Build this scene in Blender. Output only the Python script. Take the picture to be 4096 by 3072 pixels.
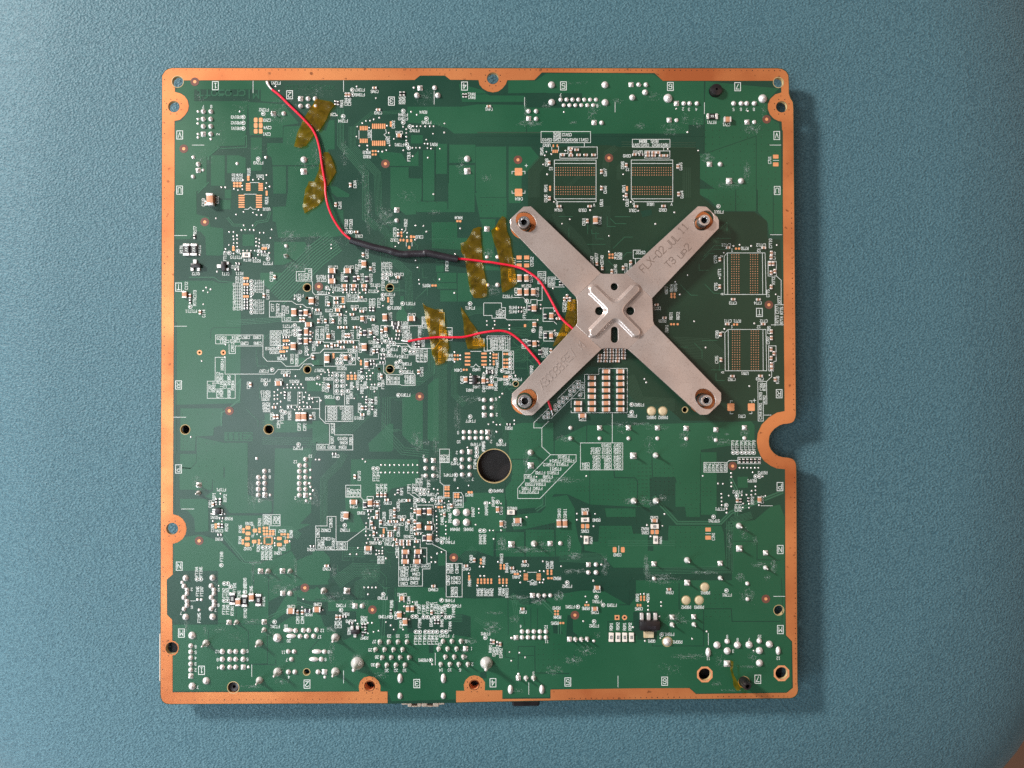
import bpy, bmesh, math, random
from mathutils import Vector, Matrix, Euler
from mathutils.geometry import tessellate_polygon
random.seed(7)
S = bpy.context.scene
for o in list(bpy.data.objects): bpy.data.objects.remove(o)
COL = S.collection
R = math.radians
# ------------------------------------------------------------------ camera
CAM = Vector((0.0095738, -0.0044409, 0.3182623))
EUL = Euler((0.01242593, -0.0108334, -0.00355356), 'XYZ')
FPX = 3153.643
cd = bpy.data.cameras.new('camera'); cam = bpy.data.objects.new('camera', cd); COL.objects.link(cam)
cam.location = CAM; cam.rotation_euler = EUL
cd.sensor_width = 36; cd.lens = 36*FPX/4096; cd.clip_start = 0.02; cd.clip_end = 20
S.camera = cam
S.view_settings.view_transform = 'Standard'; S.view_settings.look = 'None'
S.view_settings.exposure = 0.0; S.view_settings.gamma = 1.0
# ------------------------------------------------------------------ light
W = bpy.data.worlds.new('World'); S.world = W; W.use_nodes = True
bg = W.node_tree.nodes['Background']; bg.inputs[0].default_value = (0.86, 0.76, 0.72, 1); bg.inputs[1].default_value = 0.11
def area(name, loc, tgt, size, power, col, sy=None):
    l = bpy.data.lights.new(name, 'AREA'); l.energy = power; l.color = col; l.size = size
    if sy: l.shape = 'RECTANGLE'; l.size_y = sy
    o = bpy.data.objects.new(name, l); COL.objects.link(o); o.location = loc
    o.rotation_euler = (Vector(tgt)-Vector(loc)).to_track_quat('-Z', 'Y').to_euler(); return o
area('window_light', (-1.08, 0.70, 0.72), (0, 0, 0), 0.19, 31, (1.0, 0.96, 0.93))
area('ceiling_glow', (-0.52, -0.06, 1.0), (-0.06, 0, 0), 0.42, 4.8, (0.84, 0.95, 1.0), 0.62)
area('side_window_light', (-0.56, -0.44, 0.34), (-0.16, -0.10, 0), 0.28, 3.0, (0.72, 0.88, 1.0))
area('room_light', (0.75, 0.1, 1.0), (0.05, 0, 0), 0.9, 2.3, (1.0, 0.68, 0.50))
# ------------------------------------------------------------------ pixel -> board
RM = EUL.to_matrix()
TX = [600, 1250, 1900, 2550]; TY = [240, 765, 1290, 1815, 2340]
SPEC = {'Q1': (640, 260, 1.7015), 'Q2': (1900, 260, 1.7015), 'Q3': (640, 1200, .9765), 'Q4': (1900, 1200, .9765),
        'Q5': (640, 1900, .9765), 'Q6': (1900, 1900, .9765), 'S': (0, 0, 1), 'X': (2300, 1040, 4.047)}
def px(t, x, y):
    if t in SPEC: a, b, z = SPEC[t]
    else: a, b, z = TX[int(t[1])], TY[int(t[0])], 3.16
    return a + x/z, b + y/z
def zs(t): return SPEC[t][2] if t in SPEC else 3.16
MM = CAM.z/FPX        # metres per photo pixel at the board
def at(t, x, y, h=0.0):
    u, v = px(t, x, y)
    d = RM @ Vector(((u-2048)/FPX, -(v-1536)/FPX, -1))
    k = (h - CAM.z)/d.z
    p = CAM + d*k
    return Vector((p.x, p.y, h))
# ------------------------------------------------------------------ materials
def mat(name): 
    m = bpy.data.materials.new(name); m.use_nodes = True
    return m, m.node_tree, m.node_tree.nodes['Principled BSDF']
def nd(nt, typ, **kw):
    n = nt.nodes.new(typ)
    for k, v in kw.items(): setattr(n, k, v)
    return n
def noise_mat(name, c1, c2, scale=60, rough=.45, metal=0.0, bump=0.0, bscale=400, bdist=1e-4, detail=4, spec=.5, rvar=0.0, lo=.35, hi=.65, coat=0):
    m, nt, b = mat(name); L = nt.links.new
    tc = nd(nt, 'ShaderNodeTexCoord'); n = nd(nt, 'ShaderNodeTexNoise'); n.inputs['Scale'].default_value = scale; n.inputs['Detail'].default_value = detail
    L(tc.outputs['Object'], n.inputs['Vector'])
    r = nd(nt, 'ShaderNodeValToRGB'); r.color_ramp.elements[0].position = lo; r.color_ramp.elements[1].position = hi
    r.color_ramp.elements[0].color = (*c1, 1); r.color_ramp.elements[1].color = (*c2, 1)
    L(n.outputs['Fac'], r.inputs['Fac']); L(r.outputs['Color'], b.inputs['Base Color'])
    b.inputs['Roughness'].default_value = rough; b.inputs['Metallic'].default_value = metal; b.inputs['Specular IOR Level'].default_value = spec
    b.inputs['Coat Weight'].default_value = coat; b.inputs['Coat Roughness'].default_value = .25
    if rvar:
        mr = nd(nt, 'ShaderNodeMapRange'); mr.inputs['To Min'].default_value = rough-rvar; mr.inputs['To Max'].default_value = rough+rvar
        L(n.outputs['Fac'], mr.inputs['Value']); L(mr.outputs['Result'], b.inputs['Roughness'])
    if bump:
        n2 = nd(nt, 'ShaderNodeTexNoise'); n2.inputs['Scale'].default_value = bscale; n2.inputs['Detail'].default_value = 3
        L(tc.outputs['Object'], n2.inputs['Vector'])
        bp = nd(nt, 'ShaderNodeBump'); bp.inputs['Strength'].default_value = bump; bp.inputs['Distance'].default_value = bdist
        L(n2.outputs['Fac'], bp.inputs['Height']); L(bp.outputs['Normal'], b.inputs['Normal'])
    return m
M = {}
M['mask_bare'] = noise_mat('mask_bare', (.008, .043, .026), (.012, .056, .032), 18, .36, bump=.25, bscale=900, bdist=3e-5, rvar=.2, detail=6)
M['mask_pour'] = noise_mat('mask_pour', (.011, .078, .036), (.017, .098, .046), 18, .36, bump=.2, bscale=700, bdist=3e-5, rvar=.2, detail=6)
M['mask_trace'] = noise_mat('mask_trace', (.028, .108, .058), (.038, .130, .072), 25, .34)
M['mask_bare_dim'] = noise_mat('mask_bare_dim', (.009, .031, .016), (.013, .041, .021), 25, .36, bump=.2, bscale=700, bdist=3e-5)  # bare mask again, with weaker, warmer light put into its colour
M['mask_trace_dim'] = noise_mat('mask_trace_dim', (.024, .058, .034), (.032, .070, .040), 25, .36)  # trace colour dimmed the same way, standing in for less light
M['mask_etched'] = noise_mat('mask_etched', (.020, .085, .045), (.028, .105, .06), 60, .30)
M['edge'] = noise_mat('edge', (.42, .30, .13), (.55, .40, .20), 200, .6)
M['copper'] = noise_mat('copper', (.82, .33, .15), (.90, .40, .19), 300, .42, .25, spec=.4)
M['silk'] = noise_mat('silk', (.62, .64, .60), (.74, .75, .72), 500, .55)
M['solder'] = noise_mat('solder', (.80, .72, .69), (.92, .85, .82), 900, .28, .42, bump=.35, bscale=2500, bdist=1e-4)
M['copper_dull'] = noise_mat('copper_dull', (.34, .14, .07), (.48, .22, .11), 600, .45, .2)
M['gold'] = noise_mat('gold', (.70, .52, .30), (.80, .66, .45), 700, .4, .3)
M['ceramic'] = noise_mat('ceramic', (.50, .22, .12), (.62, .30, .17), 120, .40)
M['ceramic_dark'] = noise_mat('ceramic_dark', (.32, .15, .09), (.44, .22, .13), 120, .45)
M['black'] = noise_mat('black', (.010, .007, .008), (.022, .016, .017), 300, .38)
M['ferrite'] = noise_mat('ferrite', (.020, .018, .024), (.045, .040, .052), 300, .45)
M['hole_wall'] = noise_mat('hole_wall', (.50, .36, .16), (.62, .46, .24), 300, .5)
M['fid_ring'] = noise_mat('fid_ring', (.135, .050, .034), (.17, .064, .045), 300, .4)
M['plate_white'] = noise_mat('plate_white', (.80, .70, .62), (.88, .78, .70), 300, .5)
M['residue'] = noise_mat('residue', (.26, .33, .30), (.48, .54, .50), 900, .7)
M['beige'] = noise_mat('beige', (.62, .46, .36), (.72, .55, .44), 120, .55)
M['wire'] = noise_mat('wire', (.74, .008, .032), (.82, .02, .055), 120, .33)
M['sleeve'] = noise_mat('sleeve', (.018, .014, .018), (.032, .026, .032), 150, .36, bump=.15, bscale=900, bdist=5e-5)
M['steel'] = noise_mat('steel', (.62, .60, .60), (.78, .76, .75), 500, .22, .9)
M['stamp'] = noise_mat('stamp', (.15, .10, .08), (.22, .15, .12), 500, .6, .1)
M['floor'] = noise_mat('floor', (.30, .15, .09), (.36, .19, .12), 6, .6)
def copper_border():
    m, nt, b = mat('copper_border'); L = nt.links.new
    tc = nd(nt, 'ShaderNodeTexCoord')
    n = nd(nt, 'ShaderNodeTexNoise'); n.inputs['Scale'].default_value = 28; n.inputs['Detail'].default_value = 6
    n2 = nd(nt, 'ShaderNodeTexNoise'); n2.inputs['Scale'].default_value = 420; n2.inputs['Detail'].default_value = 2
    L(tc.outputs['Object'], n.inputs['Vector']); L(tc.outputs['Object'], n2.inputs['Vector'])
    r = nd(nt, 'ShaderNodeValToRGB'); e = r.color_ramp.elements
    e[0].position = .34; e[0].color = (.46, .125, .038, 1); e[1].position = .62; e[1].color = (.76, .28, .10, 1)
    L(n.outputs['Fac'], r.inputs['Fac'])
    r2 = nd(nt, 'ShaderNodeValToRGB'); r2.color_ramp.elements[0].position = .66; r2.color_ramp.elements[1].position = .74
    L(n2.outputs['Fac'], r2.inputs['Fac'])
    mx = nd(nt, 'ShaderNodeMix', data_type='RGBA'); L(r2.outputs['Color'], mx.inputs[0]); L(r.outputs['Color'], mx.inputs[6]); mx.inputs[7].default_value = (.30, .10, .035, 1)
    L(mx.outputs[2], b.inputs['Base Color'])
    b.inputs['Metallic'].default_value = .5; b.inputs['Specular IOR Level'].default_value = .4
    mr = nd(nt, 'ShaderNodeMapRange'); mr.inputs['From Min'].default_value = .3; mr.inputs['From Max'].default_value = .7; mr.inputs['To Min'].default_value = .55; mr.inputs['To Max'].default_value = .36
    L(n.outputs['Fac'], mr.inputs['Value']); L(mr.outputs['Result'], b.inputs['Roughness'])
    return m
M['copper_border'] = copper_border()
def fabric():
    m, nt, b = mat('fabric'); L = nt.links.new
    tc = nd(nt, 'ShaderNodeTexCoord'); mp = nd(nt, 'ShaderNodeMapping'); mp.inputs['Rotation'].default_value = (0, 0, R(28)); mp.inputs['Scale'].default_value = (1.0, 1.45, 1)
    L(tc.outputs['Object'], mp.inputs['Vector'])
    n = nd(nt, 'ShaderNodeTexNoise'); n.inputs['Scale'].default_value = 1150; n.inputs['Detail'].default_value = 1.0; n.inputs['Roughness'].default_value = .4; n.inputs['Distortion'].default_value = .3
    L(mp.outputs['Vector'], n.inputs['Vector'])
    v = nd(nt, 'ShaderNodeTexVoronoi', feature='SMOOTH_F1'); v.inputs['Scale'].default_value = 950; v.inputs['Smoothness'].default_value = .5; L(mp.outputs['Vector'], v.inputs['Vector'])
    sb = nd(nt, 'ShaderNodeMath', operation='SUBTRACT'); L(n.outputs['Fac'], sb.inputs[0]); ml = nd(nt, 'ShaderNodeMath', operation='MULTIPLY'); ml.inputs[1].default_value = .45
    L(v.outputs['Distance'], ml.inputs[0]); L(ml.outputs[0], sb.inputs[1])
    r = nd(nt, 'ShaderNodeValToRGB'); e = r.color_ramp.elements
    e[0].position = .10; e[0].color = (.040, .110, .142, 1); e[1].position = .46; e[1].color = (.086, .186, .222, 1)
    L(sb.outputs[0], r.inputs['Fac']); L(r.outputs['Color'], b.inputs['Base Color'])
    bp = nd(nt, 'ShaderNodeBump'); bp.inputs['Strength'].default_value = .75; bp.inputs['Distance'].default_value = 5e-4
    L(sb.outputs[0], bp.inputs['Height']); L(bp.outputs['Normal'], b.inputs['Normal'])
    b.inputs['Roughness'].default_value = .55; b.inputs['Sheen Weight'].default_value = .2; b.inputs['Specular IOR Level'].default_value = .35
    return m
M['fabric'] = fabric()
def bracket_metal():
    m, nt, b = mat('bracket_metal'); L = nt.links.new
    tc = nd(nt, 'ShaderNodeTexCoord')
    n = nd(nt, 'ShaderNodeTexNoise'); n.inputs['Scale'].default_value = 45; n.inputs['Detail'].default_value = 6
    f = nd(nt, 'ShaderNodeTexNoise'); f.inputs['Scale'].default_value = 1500; f.inputs['Detail'].default_value = 3
    L(tc.outputs['Object'], n.inputs['Vector']); L(tc.outputs['Object'], f.inputs['Vector'])
    r = nd(nt, 'ShaderNodeValToRGB'); r.color_ramp.elements[0].position = .3; r.color_ramp.elements[1].position = .7
    r.color_ramp.elements[0].color = (.52, .41, .365, 1); r.color_ramp.elements[1].color = (.80, .67, .61, 1)
    L(n.outputs['Fac'], r.inputs['Fac'])
    r2 = nd(nt, 'ShaderNodeValToRGB'); r2.color_ramp.elements[0].position = .30; r2.color_ramp.elements[1].position = .44; r2.color_ramp.elements[0].color = (.84, .81, .79, 1)
    L(f.outputs['Fac'], r2.inputs['Fac'])
    mx = nd(nt, 'ShaderNodeMix', data_type='RGBA', blend_type='MULTIPLY'); mx.inputs[0].default_value = 1
    L(r.outputs['Color'], mx.inputs[6]); L(r2.outputs['Color'], mx.inputs[7]); L(mx.outputs[2], b.inputs['Base Color'])
    b.inputs['Metallic'].default_value = .65; b.inputs['Roughness'].default_value = .28
    wv = nd(nt, 'ShaderNodeTexNoise'); wv.inputs['Scale'].default_value = 55; wv.inputs['Detail'].default_value = 1; L(tc.outputs['Object'], wv.inputs['Vector'])
    bw = nd(nt, 'ShaderNodeBump'); bw.inputs['Strength'].default_value = .6; bw.inputs['Distance'].default_value = 6e-4; L(wv.outputs['Fac'], bw.inputs['Height'])
    bp = nd(nt, 'ShaderNodeBump'); bp.inputs['Strength'].default_value = .2; bp.inputs['Distance'].default_value = 4e-5; L(bw.outputs['Normal'], bp.inputs['Normal'])
    L(f.outputs['Fac'], bp.inputs['Height']); L(bp.outputs['Normal'], b.inputs['Normal'])
    return m
M['bracket'] = bracket_metal()
def tape_mat():
    m, nt, b = mat('amber_film'); L = nt.links.new
    tc = nd(nt, 'ShaderNodeTexCoord'); n = nd(nt, 'ShaderNodeTexNoise'); n.inputs['Scale'].default_value = 170; n.inputs['Detail'].default_value = 3; n.inputs['Distortion'].default_value = 1.5
    L(tc.outputs['Object'], n.inputs['Vector'])
    bp = nd(nt, 'ShaderNodeBump'); bp.inputs['Strength'].default_value = .5; bp.inputs['Distance'].default_value = 4e-4; L(n.outputs['Fac'], bp.inputs['Height'])
    r = nd(nt, 'ShaderNodeValToRGB'); r.color_ramp.elements[0].position = .3; r.color_ramp.elements[1].position = .7
    r.color_ramp.elements[0].color = (.20, .11, .006, 1); r.color_ramp.elements[1].color = (.85, .56, .05, 1)
    L(n.outputs['Fac'], r.inputs['Fac']); L(r.outputs['Color'], b.inputs['Base Color'])
    b.inputs['Roughness'].default_value = .22; L(bp.outputs['Normal'], b.inputs['Normal'])
    t = nd(nt, 'ShaderNodeBsdfTransparent'); t.inputs[0].default_value = (1.0, .80, .17, 1)
    mx = nd(nt, 'ShaderNodeMixShader'); mx.inputs[0].default_value = .085
    L(t.outputs[0], mx.inputs[1]); L(b.outputs[0], mx.inputs[2])
    g = nd(nt, 'ShaderNodeBsdfGlossy'); g.inputs['Roughness'].default_value = .18; L(bp.outputs['Normal'], g.inputs['Normal'])
    mg = nd(nt, 'ShaderNodeMixShader'); mg.inputs[0].default_value = .06; L(mx.outputs[0], mg.inputs[1]); L(g.outputs[0], mg.inputs[2])
    L(mg.outputs[0], nt.nodes['Material Output'].inputs['Surface'])
    return m
M['tape'] = tape_mat()
# ------------------------------------------------------------------ mesh helpers
def link(name, me, parent=None, loc=None, rot=0.0, scale=None, m=None, smooth=False):
    o = bpy.data.objects.new(name, me); COL.objects.link(o)
    if parent: o.parent = parent
    if loc is not None: o.location = loc
    if rot: o.rotation_euler = (0, 0, rot)
    if scale: o.scale = scale
    if m is not None and not me.materials: me.materials.append(M[m])
    return o
def shade(me, ang=40):
    for p in me.polygons: p.use_smooth = True
    me.set_sharp_from_angle(angle=R(ang)); return me
def empty(name, loc=(0, 0, 0), label=None, cat=None, group=None):
    o = bpy.data.objects.new(name, None); COL.objects.link(o); o.location = loc; o.empty_display_size = .01
    tag(o, label, cat, group); return o
def tag(o, label=None, cat=None, group=None, kind=None):
    if label: o['label'] = label
    if cat: o['category'] = cat
    if group: o['group'] = group
    if kind: o['kind'] = kind
    return o
class Buf:
    def __init__(s): s.v = []; s.f = []; s.mi = []; s.k = 0
    def poly(s, pts, z0, z1=None, mi=0):
        """prism: top at z0 (+), skirt down to z1"""
        pts = [Vector((p[0], p[1])) for p in pts]
        a = sum(pts[i-1].x*pts[i].y - pts[i].x*pts[i-1].y for i in range(len(pts)))
        if a < 0: pts.reverse()
        n = len(s.v); k = len(pts)
        s.v += [(p.x, p.y, z0) for p in pts]
        if k <= 4 : s.f.append(tuple(range(n, n+k))); s.mi.append(mi)
        else:
            for t in tessellate_polygon([[Vector((p.x, p.y, 0)) for p in pts]]):
                i, j, l = t
                c = (pts[j]-pts[i]).cross(pts[l]-pts[i])
                s.f.append((n+i, n+j, n+l) if c > 0 else (n+i, n+l, n+j)); s.mi.append(mi)
        if z1 is not None:
            s.v += [(p.x, p.y, z1) for p in pts]
            for i in range(k):
                j = (i+1) % k; s.f.append((n+i, n+k+i, n+k+j, n+j)); s.mi.append(mi)
    def seg(s, a, b, w, z, ext=.5, z1=None):
        d = Vector((b[0]-a[0], b[1]-a[1]))
        if d.length < 1e-9: return
        d.normalize(); e = d*w*ext; p = Vector((-d.y, d.x))*w/2
        a = Vector((a[0], a[1]))-e; b = Vector((b[0], b[1]))+e
        s.k += 1; zz = z + (s.k % 7)*1.2e-6
        s.poly([a-p, b-p, b+p, a+p], zz, z1)
    def line(s, pts, w, z, z1=None):
        for a, b in zip(pts, pts[1:]): s.seg(a, b, w, z, z1=z1)
    def ring(s, c, r0, r1, z, n=16):
        k = len(s.v)
        for i in range(n):
            a = 2*math.pi*i/n; s.v.append((c[0]+r1*math.cos(a), c[1]+r1*math.sin(a), z)); s.v.append((c[0]+r0*math.cos(a), c[1]+r0*math.sin(a), z))
        for i in range(n):
            j = (i+1) % n; s.f.append((k+2*i, k+2*j, k+2*j+1, k+2*i+1)); s.mi.append(0)
    def build(s, name, m, parent=None, kind=None, label=None):
        me = bpy.data.meshes.new(name); me.from_pydata(s.v, [], s.f)
        for x in (m if isinstance(m, (list, tuple)) else [m]): me.materials.append(M[x])
        if isinstance(m, (list, tuple)): me.polygons.foreach_set('material_index', s.mi)
        me.update(); o = link(name, me, parent); tag(o, label, None, None, kind); return o
def plate_mesh(name, outline, holes, z0, z1, bevel=0):
    cu = bpy.data.curves.new(name, 'CURVE'); cu.dimensions = '2D'; cu.fill_mode = 'BOTH'
    h = (z1-z0)/2; cu.extrude = h-bevel; cu.bevel_depth = bevel; cu.bevel_resolution = 1
    if bevel: cu.offset = -bevel
    for ring in [outline]+holes:
        sp = cu.splines.new('POLY'); sp.points.add(len(ring)-1); sp.use_cyclic_u = True
        for p, q in zip(sp.points, ring): p.co = (q[0], q[1], 0, 1)
    o = bpy.data.objects.new(name, cu); COL.objects.link(o)
    dg = bpy.context.evaluated_depsgraph_get(); dg.update()
    me = bpy.data.meshes.new_from_object(o.evaluated_get(dg)); bpy.data.objects.remove(o); bpy.data.curves.remove(cu)
    me.transform(Matrix.Translation((0, 0, (z0+z1)/2))); me.materials.clear(); me.name = name
    return me
def circ(c, r, n=28, ry=None, rot=0):
    ry = ry or r; out = []
    for i in range(n):
        a = 2*math.pi*i/n; x, y = r*math.cos(a), ry*math.sin(a)
        out.append((c[0]+x*math.cos(rot)-y*math.sin(rot), c[1]+x*math.sin(rot)+y*math.cos(rot)))
    return out
def bm_mesh(name, bm, smooth=None):
    me = bpy.data.meshes.new(name); bm.normal_update(); bm.to_mesh(me); bm.free()
    if smooth: shade(me, smooth)
    return me
def lathe(name, prof, n=14, smooth=50, cap=True):
    v = []; f = []
    for r, z in prof:
        for i in range(n): a = 2*math.pi*i/n; v.append((r*math.cos(a), r*math.sin(a), z))
    for k in range(len(prof)-1):
        for i in range(n): j = (i+1) % n; f.append((k*n+i, k*n+j, (k+1)*n+j, (k+1)*n+i))
    if cap: f.append(tuple((len(prof)-1)*n+i for i in range(n)))
    me = bpy.data.meshes.new(name); me.from_pydata(v, [], f); me.update()
    return shade(me, smooth)
def box_bm(bm, x0, x1, y0, y1, z0, z1, bev=0, mi=0, seg=1):
    r = bmesh.ops.create_cube(bm, size=1, matrix=Matrix.Translation(((x0+x1)/2, (y0+y1)/2, (z0+z1)/2)) @ Matrix.Diagonal((x1-x0, y1-y0, z1-z0, 1)))
    vs = r['verts']; es = list({e for v in vs for e in v.link_edges}); fs = {f for v in vs for f in v.link_faces}
    if bev:
        rb = bmesh.ops.bevel(bm, geom=es, offset=bev, segments=seg, affect='EDGES', profile=.5)
        fs = set(rb['faces']) | {f for f in fs if f.is_valid}
        vv = {v for f in fs for v in f.verts}; fs |= {f for v in vv for f in v.link_faces}
    for f in fs: f.material_index = mi
def tube(name, pts, rad, n=10, cap=True, smooth=60):
    """pts: Vectors, rad: float or list"""
    v = []; f = []; m = len(pts)
    for i, p in enumerate(pts):
        t = (pts[min(i+1, m-1)]-pts[max(i-1, 0)]).normalized()
        s = t.cross(Vector((0, 0, 1))); s = s.normalized() if s.length > 1e-6 else Vector((1, 0, 0)); u = s.cross(t)
        r = rad[i] if isinstance(rad, (list, tuple)) else rad
        for k in range(n): a = 2*math.pi*k/n; v.append(tuple(p + s*math.cos(a)*r + u*math.sin(a)*r))
    for i in range(m-1):
        for k in range(n): l = (k+1) % n; f.append((i*n+k, i*n+l, (i+1)*n+l, (i+1)*n+k))
    if cap: f.append(tuple(range(n-1, -1, -1))); f.append(tuple((m-1)*n+k for k in range(n)))
    me = bpy.data.meshes.new(name); me.from_pydata(v, [], f); me.update(); return shade(me, smooth)
def spline(pts, n=6):
    out = []; P = [pts[0]]+list(pts)+[pts[-1]]
    for i in range(1, len(P)-2):
        a, b, c, d = P[i-1], P[i], P[i+1], P[i+2]
        for k in range(n):
            t = k/n; out.append(.5*((2*b)+(c-a)*t+(2*a-5*b+4*c-d)*t*t+(-a+3*b-3*c+d)*t**3))
    out.append(pts[-1]); return out
# ------------------------------------------------------------------ stroke font
GL = {'A': '0004264440|0242', 'B': '000636454433|0333424130 00', 'C': '4536160501103041', 'D': '0006264422000'+'0', 'E': '46060040|0333', 'F': '460600|0333',
 'G': '453616050110304143|4323', 'I': '1030|2026|1636', 'J': '4641301001', 'K': '0006|4603|1440', 'L': '060040', 'M': '0006234640', 'N': '00064046', 'O': '010516364541301001',
 'P': '00063645443303', 'Q': '010516364541301001|2240', 'R': '00063645443303|2340', 'S': '453616050413334241301001', 'T': '0646|2620', 'U': '060110304146', 'V': '062046',
 'W': '0610233046', 'X': '0046|0640', 'Y': '062346|2320', 'Z': '06460040', '0': '010516364541301001', '1': '152620|1030', '2': '05163645440040', '3': '05163645443313|3342413010 01',
 '4': '30360242', '5': '46060333424130 1001', '6': '45361605011030414233 03', '7': '064610', '8': '133344453616050413020110304142 33', '9': '011030414536160504133343',
 '-': '0343', '+': '2125|0343', 'i': '2024|2526', 'c': '44140301103041', 'r': '0004|031434', 'o': '01031434434130 1001', 's': '44140313334241300 0', 'f': '2025364 6|0434', 't': '26213040|0444',
 'u': '040110304140|4440', 'p': '0004|04344341 3101'}
GL = {k: [[(int(q[i]), int(q[i+1])) for i in range(0, len(q)-1, 2)] for q in v.replace(' ', '').split('|')] for k, v in GL.items()}
def text(buf, p, s, rot, ch, pitch, w, z, z1=None):
    c, sn = math.cos(rot), math.sin(rot); x0 = -(len(s)-1)*pitch/2; u = ch/6
    for i, k in enumerate(s):
        for st in GL.get(k, []):
            q = []
            for gx, gy in st:
                X = x0 + i*pitch + (gx-2)*pitch*.19; Y = (gy-3)*u
                q.append((p[0]+X*c-Y*sn, p[1]+X*sn+Y*c))
            buf.line(q, w, z, z1)
# ------------------------------------------------------------------ board survey, tile by tile
# u text upside down, l text turned, G grid letters, W white lines, s/q round/square solder joints (S/Z = with a long pin),
# v vias, t test points, P copper pads, A pad arrays, c/C/B/e/r/R components, F fiducials, D gold dots, X flux residue
DATA = {}
DATA['00'] = '''
u 1085,722,DB1V3 1085,795,DB1V2 1085,865,DB1V1 1590,292,FT2V1 1440,630,FT2V2 1480,762,C2V3 1485,855,C2V4 1475,938,C2V1 1370,1300,FT2V3 1390,1470,U2U1 675,592,7 775,590,8
l 1250,1415,R1U5 1055,1485,R1U3 1103,1485,R1U4 1150,1485,R1U2 860,940,2
G 827,325,1 1765,440,2 377,948,V 375,1645,U
W 1303,265 1303,415 | 535,1076 685,1076 | 1265,1550 1380,1550
s 675,652,32 772,652,32 675,748,32 770,748,32 675,840,32 770,840,32 770,937,32 608,652,18 608,748,18 605,803,18 608,937,18 607,980,18 770,1000,18 2000,490,32 2090,490,32 1905,585,32 2000,585,32 2095,585,30 1692,678,30 612,1318,32 672,1392,20 1465,1232,20 1102,1310,22 1945,1260,42
S 545,1475,28
q 675,937,60 1905,490,62 548,1230,50 612,1395,60 1945,1410,76
Z 1560,678,58
v 1135,652 1590,335 1635,390 1180,1520 1305,1515 1375,1505 1435,1505 1475,1455 1475,1555 1515,1600 1465,1620 905,1610 955,1610 1065,1630 1115,1645 1170,1635 1170,1590
t 1180,722 1180,795 1180,865 1432,680 1368,1250
P 1337,760,46,60 1400,760,46,60 1337,828,46,60 1400,828,46,60 1337,900,46,60 1400,900,46,60 1243,1480,32,28 1243,1512,32,28
A 1067,1558,3,2,38,36,30,30 1242,1565,1,5,0,20,58,14 1400,1565,1,5,0,20,58,14
F 567,275 427,1122
X 1600,700,170,90,90 640,1260,120,140,60 1960,1330,110,110,40 900,1000,60,250,20 1700,560,200,60,40 620,480,60,60,15 1150,600,160,120,25 1850,1000,120,160,30 2100,1180,70,200,40 1330,1120,300,50,25'''
DATA['01'] = '''
u 600,378,FT3V7 600,440,FT3V6 785,398,C3V6 830,668,C3V3 1145,692,FT3V4 1145,742,FT3V3 1400,660,R3V4 1440,790,FT3V5 1290,892,FT3V2 1093,918,C3V1 1095,1072,FT3V1 1530,1068,R3V1 685,1168,R3U3 690,1222,R3U2 2010,432,R4V2 2010,475,R4V1 385,770,FT2V4 260,690,C2V
l 425,530,C3V4 468,530,C3V5 368,550,R5G1 1112,510,R3V5 1155,510,R3V6 718,935,U3V2 958,1010,U3V1 1022,815,C3V2 1218,1220,FT3U1 535,1570,C3U4
G 998,520,3 1922,330,4
W 393,262 393,400 | 1538,395 1538,560 | 588,890 588,1000 | 745,880 745,1015 | 925,880 935,920 905,945 935,975 925,1010
s 1545,352,32 1322,448,37 1585,448,37 1282,350,16 1957,1250,42
q 1360,355,64 1957,1405,78
v 560,335 315,555 312,700 803,482 845,730 1248,655 1320,692 1148,845 1188,875 1188,922 1188,970 1188,1018 1275,838 1322,838 1368,838 1428,838 1485,838 1532,838 1670,802 1525,932 1668,917 1440,1007 1420,1057 1458,1060 1455,1112 1502,1120 1612,1122 1265,1110 1312,1110 1358,1110 1150,1142 1268,1215 1460,1235 568,842 632,798 678,770 730,768 776,750 718,855 943,830 967,922 1032,998 978,1080 558,968 595,1083 697,1083 697,1130 935,1140 885,1158 835,1155
t 503,378 508,438 387,712 1147,645 1147,790 1440,742 1230,842 1192,1068 1217,1112
P 990,792,25,28 990,828,25,28 762,1152,26,26 798,1152,26,26 762,1195,26,26 798,1195,26,26
A 606,862,5,1,21,0,15,55 606,1022,5,1,21,0,15,55 762,838,7,1,25,0,18,65 762,1053,7,1,25,0,18,65
ch 785,352 832,628
cv 425,440 462,440 478,1580
Ch 1095,955,66,44
rv 1112,425 1155,425 1908,448 1942,448 290,540 322,545
F 922,1312
X 1430,470,130,100,50 1880,1330,60,110,60 60,400,200,80,40 400,1180,50,160,70 640,1480,70,180,60 120,1250,90,200,50 1620,820,100,30,8'''
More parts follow.
